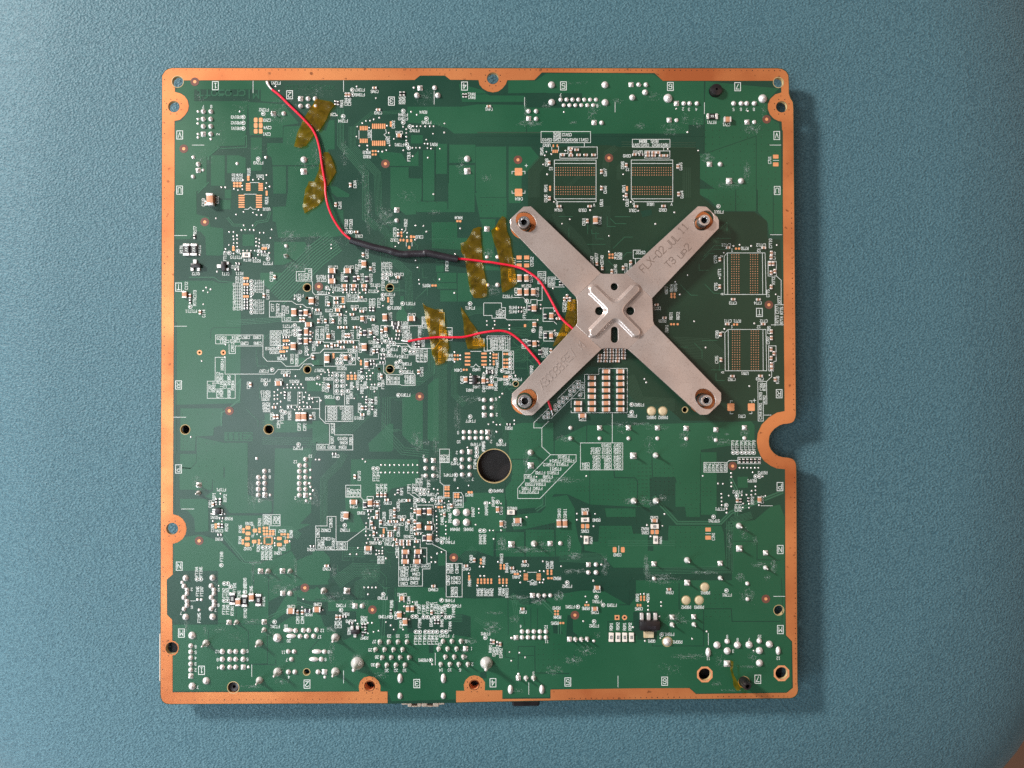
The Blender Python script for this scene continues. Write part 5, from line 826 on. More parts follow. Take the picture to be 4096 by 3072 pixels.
def offset_poly(P, d):
    out = []
    for i, p in enumerate(P):
        a = (P[i]-P[i-1]).normalized() if i else None; c = (P[i+1]-P[i]).normalized() if i < len(P)-1 else None
        if a is None: n = Vector((-c.y, c.x, 0)); out.append(p+n*d)
        elif c is None: n = Vector((-a.y, a.x, 0)); out.append(p+n*d)
        else:
            n1 = Vector((-a.y, a.x, 0)); n2 = Vector((-c.y, c.x, 0)); m = (n1+n2).normalized(); out.append(p+m*(d/max(.4, m.dot(n1))))
    return out
ib = Buf()
for t, s, n, pitch, w in BUND:
    P = pts(t, s); k = MM/zs(t); dst = ib if t == 'Q2' or (t == 'Q4' and P[0].y > -.03 and P[0].x > .03) else tb
    for i in range(n): dst.line(offset_poly(P, (i-(n-1)/2)*pitch*k), w*k, 4.8e-5)
for t, x0, y0, w, h, n in (('12', 900, 300, 1100, 700, 16), ('22', 560, 250, 300, 350, 8), ('13', 200, 300, 900, 900, 12), ('21', 300, 600, 900, 800, 24), ('31', 300, 900, 1000, 700, 24), ('20', 1200, 200, 500, 900, 12), ('11', 300, 500, 1300, 900, 26), ('22', 250, 100, 700, 900, 18), ('23', 200, 100, 800, 800, 14)):
    for i in range(n):
        x, y = x0+random.random()*w, y0+random.random()*h; d = random.choice([(1, 0), (0, 1), (1, 1), (1, -1)]); l1, l2 = random.uniform(40, 160), random.uniform(40, 140); e = random.choice([(1, 0), (0, 1)])
        p = [at(t, x, y), at(t, x+d[0]*l1, y+d[1]*l1), at(t, x+d[0]*l1+e[0]*l2, y+d[1]*l1+e[1]*l2)]; tb.line(p, 6/3.16*MM, 5.2e-5)
tb.build('trace', 'mask_trace', BOARD, 'stuff'); ib.build('trace', 'mask_trace_dim', BOARD, 'stuff')
eb = Buf()
text(eb, at('00', 990, 432), 'Microsoft', math.pi, 100*MM/3.16, 88*MM/3.16, 18*MM/3.16, 5.5e-5)
text(eb, at('00', 2020, 345), 'X850290-002', math.pi, 50*MM/3.16, 58*MM/3.16, 7*MM/3.16, 5.5e-5)
eb.build('etched_lettering', 'mask_etched', BOARD)
eb = Buf(); text(eb, at('20', 1125, 1442), '111E2', 0, 80*MM/3.16, 68*MM/3.16, 9*MM/3.16, 5.5e-5); eb.build('etched_lettering', 'mask_bare', BOARD)
# ------------------------------------------------------------------ parse the survey
ITEMS = {}
def nums(s): return [float(q) for q in s.split(',')]
silk = Buf(); line = Buf(); ZS = 7e-5; K = MM/3.16
for t, blk in DATA.items():
    for ln in blk.strip().split('\n'):
        key, rest = ln.split(' ', 1)
        if key == 'W':
            for pl in rest.split('|'): line.line([at(t, *nums(q)) for q in pl.split()], 6.2*K, ZS)
        elif key in 'ulG':
            for it in rest.split():
                x, y, s = it.split(','); p = at(t, float(x), float(y))
                if key == 'G':
                    w, h = 37*K, 52*K; c = [(p.x-w, p.y-h), (p.x+w, p.y-h), (p.x+w, p.y+h), (p.x-w, p.y+h), (p.x-w, p.y-h)]
                    line.line(c, 8.5*K, ZS); text(silk, p, s, math.pi, 62*K, 50*K, 8*K, ZS)
                elif key == 'u': text(silk, p, s, math.pi, 35*K, 24.5*K, 5.4*K, ZS)
                else: text(silk, p, s, math.pi/2, 35*K, 24.5*K, 5.4*K, ZS)
        else:
            for it in rest.split(): ITEMS.setdefault(key, []).append((t, nums(it)))
silk.build('silkscreen_lettering', 'silk', BOARD, 'stuff'); line.build('silkscreen_outline', 'silk', BOARD, 'stuff')
# ------------------------------------------------------------------ solder joints
def pinprof(r0, h, pin, pr): return [(1, 0), (.97, .12), (.82, .34), (.55, .56), (pr+.1, .72), (pr, .8), (pr, pin), (pr*.7, pin+.1)]
JR = lathe('solder_joint', [(1, 0), (.97, .16), (.84, .40), (.60, .62), (.34, .76), (.30, .80), (.27, .98), (.15, 1.04)], 14); JR.materials.append(M['solder'])
JT = lathe('solder_joint_tall', [(1, 0), (.96, .16), (.80, .42), (.52, .72), (.34, 1.0), (.30, 1.7), (.28, 2.15), (.16, 2.28)], 14); JT.materials.append(M['solder'])
def sq(tall):
    bm = bmesh.new(); box_bm(bm, -1, 1, -1, 1, 0, .10, .06)
    me = bm_mesh('solder_joint_square', bm); bm = bmesh.new(); bm.from_mesh(me)
    pr = [(.93, .09), (.82, .34), (.55, .60), (.34, .80), (.30, 1.8 if tall else .98), (.16, 1.9 if tall else 1.04)]; n = 14; rings = []
    for r, zz in pr: rings.append([bm.verts.new((r*math.cos(2*math.pi*i/n), r*math.sin(2*math.pi*i/n), zz)) for i in range(n)])
    for a, c in zip(rings, rings[1:]):
        for i in range(n): bm.faces.new((a[i], a[(i+1) % n], c[(i+1) % n], c[i]))
    bm.faces.new(rings[-1]); me = bm_mesh('solder_joint_square', bm, 45); me.materials.append(M['solder']); return me
SQ, ST = sq(False), sq(True)
JD = lathe('solder_drop', [(1, 0), (.95, .2), (.75, .45), (.4, .62), (.1, .68)], 14); JD.materials.append(M['solder'])
joints = []
for key, me, k in (('s', JR, 1), ('S', JT, 1), ('q', SQ, .5), ('Z', ST, .5)):
    for t, a in ITEMS.get(key, []):
        if key == 's' and a[2] < 24: joints.append((a[2], 'round_small', t, a, JD, 1)); continue
        joints.append((a[2]*2*k, key, t, a, me, k))
for t, a in ITEMS['O']: joints.append((a[3]*2, 'O', t, a, JR, 1))
for t, a in ITEMS['T']: joints.append((a[2]*1.3, 'T', t, a, JD, 1))
joints.sort(key=lambda q: -q[0]); extra = []
for i, (sz, key, t, a, me, k) in enumerate(joints):
    p = at(t, a[0], a[1])
    if key == 'O': sc = (a[2]*K, a[3]*K, a[2]*K*1.0)
    elif key == 'T': sc = (a[2]*K, 30*K, 30*K)
    elif key in 'SZ': r = a[2]*K*k; sc = (r, r, max(r, .9e-3)*1.4)
    else: r = a[2]*K*k; sc = (r, r, r*(.85 if a[2]*k > 40 else 1.0))
    if i < 300: link('solder_joint', me, BOARD, (p.x, p.y, 2e-5), random.uniform(-.08, .08) if key in 'qZ' else random.uniform(0, 6), sc) if key not in 'OT' else link('solder_joint', me, BOARD, (p.x, p.y, 2e-5), 0, sc)
    else: extra.append((p, sc))
def stamp_join(name, base, places, m, kind='stuff'):
    V = []; Fc = []; bv = [v.co.copy() for v in base.vertices]; bf = [tuple(p.vertices) for p in base.polygons]
    for p, sc in places:
        n = len(V); V += [(p.x+v.x*sc[0], p.y+v.y*sc[1], p.z+v.z*sc[2]) for v in bv]; Fc += [tuple(n+i for i in f) for f in bf]
    me = bpy.data.meshes.new(name); me.from_pydata(V, [], Fc); me.update(); shade(me, 50); o = link(name, me, BOARD, m=m); tag(o, kind=kind); return o
DOME = lathe('dome', [(1, 0), (.85, .32), (.45, .52)], 8)
if extra: stamp_join('solder_bead', DOME, extra, 'solder')
via = [(at(t, a[0], a[1], 3e-5), ((a[2] if len(a) > 2 else 12.5)*K*random.uniform(.85, 1.1),)*3) for t, a in ITEMS['v']]
stamp_join('via', DOME, via, 'solder')
# test points: a printed ring round a small solder dot
RB = Buf(); RB.ring((0, 0), .72, 1, 0, 20); rme = bpy.data.meshes.new('test_point'); rme.from_pydata(RB.v, [], RB.f); rme.materials.append(M['silk'])
DM = DOME.copy(); DM.materials.append(M['solder'])
TP = [(t, a) for t, a in ITEMS['t']]; rest = Buf(); dots = []
for i, (t, a) in enumerate(TP):
    p = at(t, a[0], a[1]); r = 27*K
    if i < 290:
        o = link('test_point', rme, BOARD, (p.x, p.y, 7.8e-5), 0, (r, r, r)); link('solder_dot', DM, o, (0, 0, -.02), 0, (.5, .5, .5))
    else: rest.ring(p, .72*r, r, 7.8e-5, 16); dots.append((Vector((p.x, p.y, 3e-5)), (r*.5,)*3))
if rest.v: rest.build('test_ring', 'silk', BOARD, 'stuff'); stamp_join('test_dot', DOME, dots, 'solder')
GM = lathe('gold_pad', [(1, 0), (1, .03), (.95, .06), (.3, .09)], 22); GM.materials.append(M['gold'])
for t, a in ITEMS['D']+[('43', [375, 715, 62])]:
    p = at(t, a[0], a[1]); r = (a[2]-5)*K; link('gold_pad', GM, BOARD, (p.x, p.y, 2e-5), 0, (r, r, r*(.6 if a[2] == 62 else 1)))
    q = Buf(); q.ring((0, 0), r*1.07, r*1.16, 7.5e-5, 28); o = q.build('gold_pad_rim', 'edge', BOARD); o.location = (p.x, p.y, 0)
# copper pads
PADS = []
for t, a in ITEMS['P']: PADS.append((t, a))
for t, a in ITEMS['A']:
    for i in range(int(a[2])):
        for j in range(int(a[3])): PADS.append((t, [a[0]+i*a[4], a[1]+j*a[5], a[6], a[7]]))
PADS.sort(key=lambda q: -q[1][2]*q[1][3])
def rrect(w, h, r, n=3):
    out = []
    for sx, sy, a0 in ((1, 1, 0), (-1, 1, 90), (-1, -1, 180), (1, -1, 270)):
        for i in range(n+1): a = R(a0+90*i/n); out.append((sx*(w-r)+r*math.cos(a), sy*(h-r)+r*math.sin(a)))
    return out
PC = {}; pr = Buf()
for i, (t, a) in enumerate(PADS):
    p = at(t, a[0], a[1]); w, h = a[2]/2*K, a[3]/2*K
    if i < 300:
        key = (round(a[2]/6), round(a[3]/6))
        if key not in PC:
            q = Buf(); q.poly(rrect(w, h, min(w, h)*(.25 if a[2] > 60 else .55)), 4e-5, 0); me = bpy.data.meshes.new('copper_pad'); me.from_pydata(q.v, [], q.f); me.materials.append(M['copper']); PC[key] = me
        link('copper_pad', PC[key], BOARD, (p.x, p.y, 5e-5))
    else: pr.poly([(p.x+x, p.y+y) for x, y in rrect(w, h, min(w, h)*.5, 2)], 9e-5, 4e-5)
if pr.v: pr.build('small_copper_pad', 'copper', BOARD, 'stuff')
grids = {}
for t, a in ITEMS['a']:
    key = 'g%d' % (len(grids)//1)
    q = [(at(t, a[0]+i*a[4], a[1]+j*a[5], 3e-5), (8*K,)*3) for i in range(int(a[2])) for j in range(int(a[3]))]
    grids[key] = q
gk = list(grids.values())
for i in range(0, len(gk), 2): stamp_join('ball_grid_pad', DOME, gk[i]+gk[i+1], 'copper_dull')
# fiducials
for t, a in ITEMS['F']:
    p = at(t, a[0], a[1]); q = Buf(); q.poly(circ((0, 0), 54*K, 28), 5e-5, 0); o = q.build('fiducial', 'fid_ring', BOARD); o.location = (p.x, p.y, 2e-5)
    q = Buf(); q.poly(circ((0, 0), 20*K, 18), 3e-5, 0); d = q.build('fiducial_dot', 'copper', o); d.location = (0, 0, 5.2e-5)
# ------------------------------------------------------------------ components
def comp_body(name, x, m, bev=.04, y=.5, z0=.02, z1=1):
    bm = bmesh.new(); box_bm(bm, -x, x, -y, y, z0, z1, bev, seg=2); me = bm_mesh(name, bm, 40); me.materials.append(M[m]); return me
def term(sgn, m='solder', x0=.30, x1=.5):
    bm = bmesh.new(); box_bm(bm, min(sgn*x0, sgn*x1), max(sgn*x0, sgn*x1), -.53, .53, 0, 1.03, .05, seg=2); me = bm_mesh('terminal', bm, 40); me.materials.append(M[m]); return me
CAPB = comp_body('capacitor', .30, 'ceramic'); CAPD = comp_body('capacitor', .30, 'ceramic_dark'); RESB = comp_body('resistor', .31, 'black', z1=.96); FERB = comp_body('ferrite_bead', .29, 'ferrite'); WRB = comp_body('resistor', .24, 'plate_white')
TL, TR = term(-1), term(1); TWL, TWR = term(-1, 'plate_white', .22, .5), term(1, 'plate_white', .22, .5)
def small(name, m):
    bm = bmesh.new(); box_bm(bm, -.22, .22, -.48, .48, .02, .96, 0, 0); box_bm(bm, -.5, -.2, -.5, .5, 0, 1, .06, 1); box_bm(bm, .2, .5, -.5, .5, 0, 1, .06, 1)
    me = bm_mesh(name, bm, 40); me.materials.append(M[m]); me.materials.append(M['solder']); return me
SC, SR = small('capacitor', 'ceramic_dark'), small('resistor', 'black')
mark = Buf()
def dims(a, dl, dw): return (a[2], a[3]) if len(a) > 3 else (dl, dw)
for key, kind in (('C', 'cap'), ('e', 'fer'), ('B', 'bres'), ('R', 'wres'), ('c', 'sc'), ('r', 'sr')):
    for o_, rot in (('h', 0), ('v', math.pi/2)):
        for t, a in ITEMS.get(key+o_, []):
            l, w = dims(a, *((56, 30) if key == 'c' else (52, 25)))
            h = {'C': .72 if w < 75 else .95, 'e': .55, 'B': .32, 'R': .36, 'c': .62, 'r': .55}[key]*w*K
            p = at(t, a[0], a[1], h*.7); L_, W_ = l*K, w*K; loc = (p.x, p.y, 2e-5); rz = rot+random.uniform(-.035, .035)
            if kind == 'sc': link('capacitor', SC, BOARD, loc, rz, (L_, W_, h))
            elif kind == 'sr': link('resistor', SR, BOARD, loc, rz, (L_, W_, h))
            else:
                nm, me, a1, a2 = {'cap': ('capacitor', CAPB, TL, TR), 'fer': ('ferrite_bead', FERB, TL, TR), 'bres': ('resistor', RESB, TL, TR), 'wres': ('resistor', WRB, TWL, TWR)}[kind]
                o = link(nm, me, BOARD, loc, rz, (L_, W_, h))
                for tm in (a1, a2): link('terminal', tm, o)
                if kind in ('bres', 'wres'):
                    q = Buf(); s = {'wres': 'R20', 'bres': {'10': '200', '03': 'XX', '40': 'XX', '21': '0', '22': '0'}.get(t, '0')}[kind]
                    if kind == 'wres':
                        bw = Buf(); bw.poly([(-.19, -.26), (.19, -.26), (.19, .26), (-.19, .26)], 1.045); bo = bw.build('window', 'black', o)
                    n = len(s); text(q, (0, 0), s, math.pi if rot == 0 else 0, .26 if kind == 'wres' else .42, .085 if kind == 'wres' else .16, .028 if kind == 'wres' else .045, 1.06 if kind == 'wres' else .99)
                    q.build('marking', 'silk', o)
def chip(name, t, x, y, L_, W_, H_, leads, label, marks=()):
    p = at(t, x, y, H_*K*.7); w, l = L_/2*K, W_/2*K
    bm = bmesh.new(); box_bm(bm, -w, w, -l, l, 8*K, H_*K, min(w, l)*.14, seg=2); me = bm_mesh(name, bm, 40); me.materials.append(M['black'])
    o = link(name, me, BOARD, (p.x, p.y, 0)); o['label'] = label
    for lx, ly, lw, lh in leads:
        q = at(t, lx, ly); bm = bmesh.new(); x0 = (q.x-p.x); y0 = (q.y-p.y); box_bm(bm, x0-lw/2*K, x0+lw/2*K, y0-lh/2*K, y0+lh/2*K, 2e-5, min(H_*.45, 30)*K, 3*K, seg=1)
        lm = bm_mesh('lead', bm, 40); lm.materials.append(M['solder' if lh < 70 or lw < 70 else 'gold']); link('lead', lm, o)
    for s, mx, my, ch in marks:
        q = Buf(); c = at(t, mx, my); text(q, (c.x-p.x, c.y-p.y), s, math.pi, ch*K, ch*.72*K, 4*K, H_*K+2e-5); q.build('marking', 'ferrite', o)
chip('transistor', '10', 580, 940, 120, 52, 50, [(575, 893, 45, 55), (540, 985, 38, 50), (620, 985, 38, 50)], 'three legged black transistor')
chip('transistor', '10', 932, 950, 52, 120, 50, [(880, 950, 55, 45), (980, 912, 50, 38), (978, 990, 50, 38)], 'three legged black transistor')
chip('transistor', '41', 540, 592, 112, 50, 50, [(503, 540, 36, 55), (573, 540, 36, 55), (540, 634, 36, 45)], 'three legged black transistor')
chip('transistor', '43', 155, 510, 252, 118, 92, [(50, 402, 42, 105), (137, 402, 42, 105), (222, 402, 42, 105), (138, 620, 126, 80)], 'large black transistor with three legs and a wide tab', [('BCP51', 160, 512, 30), ('W1S', 195, 552, 28)])
chip('chip', '21', 2050, 725, 56, 112, 52, [(2003, 688, 40, 22), (2003, 726, 40, 22), (2003, 764, 40, 22), (2098, 690, 40, 24), (2098, 764, 40, 24)], 'small black five legged chip')
chip('chip', '30', 862, 725, 62, 76, 45, [(815, 705, 40, 18), (813, 733, 40, 18), (812, 760, 40, 18), (905, 708, 40, 18), (905, 735, 40, 18), (902, 762, 40, 18)], 'small black six legged chip')
# black pegs poking through their holes, parts under the board, edge connectors
def peg(t, x, y, r, h, tipr, label):
    p = at(t, x, y); me = lathe('plastic_peg', [(r*K, -.012), (r*K, h*.55), (r*.93*K, h*.8), (tipr*K*1.5, h), (tipr*K, h), (tipr*K*.9, h-.003)], 26, 45); o = link('plastic_peg', me, BOARD, (p.x, p.y, 0), m='black'); o['label'] = label
peg('43', 1335, 1213, 60, .0062, 26, 'tall black peg with a hollow tip'); peg('03', 985, 392, 77, .0022, 14, 'blunt black peg near the top edge'); peg('40', 1052, 1295, 58, -.001, 20, 'black peg sunk in its hole')
def under(name, x0, x1, y0, y1, z0, z1, m, label):
    bm = bmesh.new(); box_bm(bm, x0, x1, y0, y1, z0, z1, .0006); me = bm_mesh(name, bm); me.materials.append(M[m]); o = link(name, me, BOARD); o['label'] = label
a, b2 = at('41', 1130, 1500), at('41', 1670, 1545)
def connector_lip():
    # pinkish connector flange with two latch notches at the bottom edge
    o = bmesh.new()
    y1 = at('41', 1400, 1480, -.004).y; y0 = at('41', 1400, 1536, -.004).y
    X = [at('41', x, 1500, -.004).x for x in (1128, 1205, 1258, 1328, 1374, 1380, 1452, 1525, 1600, 1670)]
    box_bm(o, X[0], X[1], (y0+y1)/2, y1, -.0052, -.0034, .0002); box_bm(o, X[8], X[9], (y0+y1)/2, y1, -.0052, -.0034, .0002)
    for i, j in ((1, 2), (3, 4), (5, 6), (7, 8)): box_bm(o, X[i], X[j], y0, y1, -.0060, -.0034, .0003)
    for i, j in ((2, 3), (6, 7)): box_bm(o, X[i], X[j], y0, (y0*2+y1)/3, -.0060, -.0034, .0002)
    me = bm_mesh('connector_flange', o, 40); me.materials.append(M['beige']); q = link('connector_flange', me, BOARD); q['label'] = 'beige notched flange showing below the bottom edge'
connector_lip()
pa, pb_ = at('42', 468, 1470, -.005), at('42', 815, 1520, -.005)
under('connector_housing', pa.x, pb_.x, pb_.y, pa.y+.01, -.0080, -.0035, 'black', 'black housing showing below the bottom edge')
pa, pb_ = at('40', 119, 602, -.004), at('40', 200, 1228, -.004)
under('connector_housing', pa.x, pb_.x, pb_.y, pa.y, -.0078, -.0035, 'beige', 'pale strip showing past the left edge')
for t, x0, y0, x1, y1 in (('40', 180, 560, 700, 1400), ('40', 900, 900, 1500, 1420), ('41', 500, 900, 2150, 1400), ('42', 300, 900, 900, 1400), ('43', 700, 900, 1900, 1330), ('32', -60, -150, 600, 500), ('20', 330, 1200, 640, 1500), ('20', 1380, 1200, 1640, 1500), ('10', 1900, 1130, 2080, 1400), ('11', 880, 1120, 1080, 1320), ('21', 760, 480, 1100, 700), ('22', 460, 720, 580, 830), ('23', 540, 1050, 660, 1160)):
    p0, p1 = at(t, x0, y0), at(t, x1, y1); under('connector_housing', min(p0.x, p1.x), max(p0.x, p1.x), min(p0.y, p1.y), max(p0.y, p1.y), SEATZ-.0005, -.0058, 'black', 'black housing under the board')
p0, p1 = at('12', 1000, 900), at('23', 300, 600)
under('heat_sink', p0.x, p1.x, p1.y, p0.y, SEATZ-.0005, -.003, 'steel', 'metal block under the board behind the cross bracket')
# flux residue flakes
fb = Buf()
for t, (x, y, rx, ry, n) in ITEMS['X']:
    n = int(n*9); ph = [random.uniform(0, 6.28) for _ in range(3)]
    for i in range(n):
        if random.random() < .35: a = random.uniform(0, 6.283); d = random.gauss(.85, .13)
        else: a = random.uniform(0, 6.283); d = abs(random.gauss(0, .55))
        if math.sin(a*2+ph[0]+d*4)+math.sin(a*5+ph[1]-d*3) < -.2 and random.random() < .85: continue
        p = at(t, x+rx*d*math.cos(a), y+ry*d*math.sin(a)); s = random.uniform(.3, 1.0)*1e-4*(1.6 if random.random() < .06 else 1)
        th = a+math.pi/2+random.gauss(0, .8); e = Vector((math.cos(th), math.sin(th)))*s; f = Vector((-e.y, e.x))*random.uniform(.25, .6)
        z0 = 1.0e-4+random.random()*4e-5; k = len(fb.v)
        fb.v += [(p.x-e.x, p.y-e.y, z0), (p.x+f.x, p.y+f.y, z0+random.random()*4e-5), (p.x+e.x, p.y+e.y, z0), (p.x-f.x, p.y-f.y, z0+random.random()*4e-5)]; fb.f.append((k, k+3, k+2, k+1)); fb.mi.append(0)
fb.build('flux_residue', 'residue', BOARD, 'stuff')
# ------------------------------------------------------------------ cross bracket
BR = empty('cross_bracket', (0, 0, .004), 'pinkish silver steel X shaped clamp bracket screwed over the board', 'bracket')
ZC = .0046; TH = .0011
def loc(v): return Vector((v.x, v.y, v.z-.004))
cc = at('X', 645, 822, ZC)
# centre plate: hexadecagon-like outline from the photograph, arms join at the fold lines
FOLD = {'ul': (at('12', 1590, 1035, ZC), at('12', 1278, 1335, ZC)), 'ur': (at('12', 1905, 1030, ZC), at('13', 185, 1352, ZC)), 'lr': (at('23', 212, 22, ZC), at('22', 1935, 338, ZC)), 'll': (at('22', 1600, 335, ZC), at('22', 1275, 35, ZC))}
mids = {}
cen = [FOLD['ul'][0], at('12', 1620, 1043, ZC), at('12', 1885, 1043, ZC), FOLD['ur'][0], FOLD['ur'][1], at('13', 190, 1400, ZC), at('13', 198, 1640, ZC), FOLD['lr'][0], FOLD['lr'][1], at('22', 1880, 328, ZC), at('22', 1640, 325, ZC), FOLD['ll'][0], FOLD['ll'][1], at('12', 1296, 1659, ZC), at('12', 1292, 1390, ZC), FOLD['ul'][1]]
hx = lambda x, y, r: circ(at('X', x, y, ZC), r/4.047*MM, 24)
sl = [tuple(at('X', 640+58*math.cos(a), (1138 if math.sin(a) < 0 else 1282)+58*math.sin(a), ZC)[:2]) for a in [2*math.pi*i/24 for i in range(24)]]
me = plate_mesh('centre_plate', [tuple(p[:2]) for p in cen], [hx(637, 432, 58), hx(392, 825, 66), hx(896, 825, 66), sl], ZC-TH, ZC, .00012)
me.transform(Matrix.Translation((0, 0, -.004))); shade(me, 35); link('centre_plate', me, BR, m='bracket')
ARM = {'ul': ('12', '715,195 705,190 612,193 452,345 447,365 447,455 460,480', (645, 385), (112, 140), 48, (620, 385, 75), 'X'),
       'ur': ('13', '1030,465 1030,365 1012,325 880,200 862,193 765,188', (842, 370), (108, 138), -48, (850, 362, 72), 'X'),
       'lr': ('23', '1058,890 1060,985 1040,1030 900,1160 880,1167 795,1168 770,1150', (858, 965), (112, 140), 48, (878, 985, 73), 'X'),
       'll': ('22', '580,798 468,898 464,1000 480,1035 610,1165 640,1174 715,1175 740,1165', (655, 975), (118, 142), -46, (632, 995, 86), 'X')}
# order each arm outline: fold point a -> tip ... -> fold point b
TIP = .0058
for k, (t, tip, hc, hr, hrot, post, _) in ARM.items():
    a, b = FOLD[k]; P = [at(t, *map(float, q.split(',')), TIP) for q in tip.split()]
    mid = (a+b)/2; ax = (sum(P, Vector())/len(P)-mid); ax.z = 0; Ln = ax.length; ax.normalize(); perp = Vector((-ax.y, ax.x, 0))
    if (P[0]-a).length > (P[0]-b).length: P.reverse()
    def zat(p): 
        d = max(0, (Vector((p[0], p[1], 0))-Vector((mid.x, mid.y, 0))).dot(ax)); return ZC + .0003*min(1, d/.004) + (TIP-ZC-.0003)*min(1, d/Ln) - max(0, d-Ln*1.02)*.28
    out = [(a.x, a.y)]+[(p.x, p.y) for p in P]+[(b.x, b.y)]
    # crease line across the arm just short of the tip
    h = at(t, hc[0], hc[1], TIP); hole = circ(h, hr[0]*K, 28, hr[1]*K, rot=R(90)-R(0)+math.atan2(ax.y, ax.x)-math.pi)
    me = plate_mesh('arm', out, [hole], -TH, 0, .00012)
    # extra cuts so that the sheet can bend
    bm = bmesh.new(); bm.from_mesh(me)
    for d in (.003, .006, Ln*.5, Ln*.86, Ln*.98, Ln*1.06):
        pco = mid+ax*d; bmesh.ops.bisect_plane(bm, geom=bm.verts[:]+bm.edges[:]+bm.faces[:], plane_co=(pco.x, pco.y, 0), plane_no=ax)
    for v in bm.verts: v.co.z += zat(v.co)-.004
    me = bm_mesh('arm', bm, 25); link('arm', me, BR, m='bracket')
    # threaded post standing in the oval
    r = post[2]*K; hp = .0078; p = at(t, post[0], post[1], hp)
    pm = lathe('post', [(r*1.04, 0), (r*1.04, hp*.60), (r*.98, hp*.64), (r*.98, hp*.93), (r*.9, hp), (r*.66, hp), (r*.56, hp*.95), (r*.56, hp*.92), (r*.50, hp*.90), (r*.54, hp*.86), (r*.48, hp*.82), (r*.48, hp*.4)], 28, 30, cap=False)
    po = link('threaded_post', pm, BR, (p.x, p.y, -.004), m='steel')
    bore = lathe('bore', [(r*.47, hp*.80), (r*.47, hp*.38)], 20, 30); link('bore', bore, po, m='black')
    # copper landing on the board round the post
    ring = plate_mesh('mounting_land', circ((p.x, p.y), 168*K, 40), [circ((p.x, p.y), r*1.25, 24)], 0, 6e-5); link('mounting_land', ring, BOARD, m='copper_border')
# raised cross on the centre plate
def ridge():
    E_ = [at('X', x, y, ZC) for x, y in ((300, 490), (978, 478), (300, 1172), (988, 1172))]; segs = [(cc, e) for e in E_]
    n = 110; S_ = .0105; v = {}; V = []; Fc = []; H = .00125; W0 = .0014; W1 = .0029
    def dist(p):
        best = 9
        ds = []
        for a, b in segs:
            d = b-a; u = max(0, min(1, (p-a).dot(d)/d.length_squared)); ds.append((p-(a+d*u)).length)
        k = .0008; best = -k*math.log(sum(math.exp(-x/k) for x in ds)/1.0) + k*.2
        return best
    def hh(d): 
        t = max(0, min(1, (W1-d)/(W1-W0))); return H*t*t*(3-2*t)
    hp = [(at('X', 637, 432, ZC), 58), (at('X', 392, 825, ZC), 66), (at('X', 896, 825, ZC), 66)]
    G = {}
    for i in range(n+1):
        for j in range(n+1):
            p = Vector((cc.x-S_+2*S_*i/n, cc.y-S_+2*S_*j/n, ZC)); d = dist(p)
            hole = any((p-h).length < (r-2)/4.047*MM for h, r in hp)
            G[i, j] = (p, hh(d)-6e-5, d < W1*1.04 and not hole)
    for i in range(n):
        for j in range(n):
            q = [(i, j), (i+1, j), (i+1, j+1), (i, j+1)]
            if all(G[c][2] for c in q):
                for c in q:
                    if c not in v: v[c] = len(V); p, h, _ = G[c]; V.append((p.x, p.y, ZC-.004+h))
                Fc.append(tuple(v[c] for c in q))
    me = bpy.data.meshes.new('raised_cross'); me.from_pydata(V, [], Fc); me.update(); shade(me, 80); link('raised_cross', me, BR, m='bracket')
ridge()
# lettering on the arms
def arm_text(s, t, x, y, tx, ty, ch, pitch, w, m, name, emb, zz):
    q = Buf(); p = at(t, x, y, zz); d = at(t, tx, ty, zz)-p; ang = math.atan2(d.y, d.x)
    text(q, (0, 0), s, ang, ch*K, pitch*K, w*K, 0, -emb if emb else None); o = q.build(name, m, BR); o.location = (p.x, p.y, zz-.004+4e-5); return o
def zarm(k, t, x, y):
    a, b = FOLD[k]; mid = (a+b)/2; p = at(t, x, y, .0052); tp, tip = ARM[k][0], ARM[k][1]; P = [at(tp, *map(float, q.split(',')), TIP) for q in tip.split()]
    ax = sum(P, Vector())/len(P)-mid; ax.z = 0; L_ = ax.length; ax.normalize(); q = p-mid; q.z = 0; d = max(0, q.dot(ax)); return ZC+.0003+(TIP-ZC-.0003)*min(1, d/L_)
for s, x, y, ch in (('FLX', 115, 930, 92), ('-02', 265, 790, 92), ('JUL', 440, 630, 92), ('11', 575, 470, 92), ('T3', 415, 900, 88), ('up2', 585, 755, 88)):
    for i, c in enumerate(s):
        n = len(s); k = i-(n-1)/2; sx, sy = x+k*48, y-k*50
        arm_text(c, '13', sx, sy, sx+48, sy-50, ch, 70, 9, 'stamp', 'engraved_letter', 0, zarm('ur', '13', sx, sy))
for s, x0, y0 in (('X800331', 838, 790), ('REV', 1130, 480), ('M', 1335, 285)):
    for i, c in enumerate(s):
        sx, sy = x0+i*47, y0-i*47
        arm_text(c, '22', sx, sy, sx+47, sy-47, 100, 70, 11, 'bracket', 'stamped_letter', 1.2e-4, zarm('ll', '22', sx, sy)+9e-5)
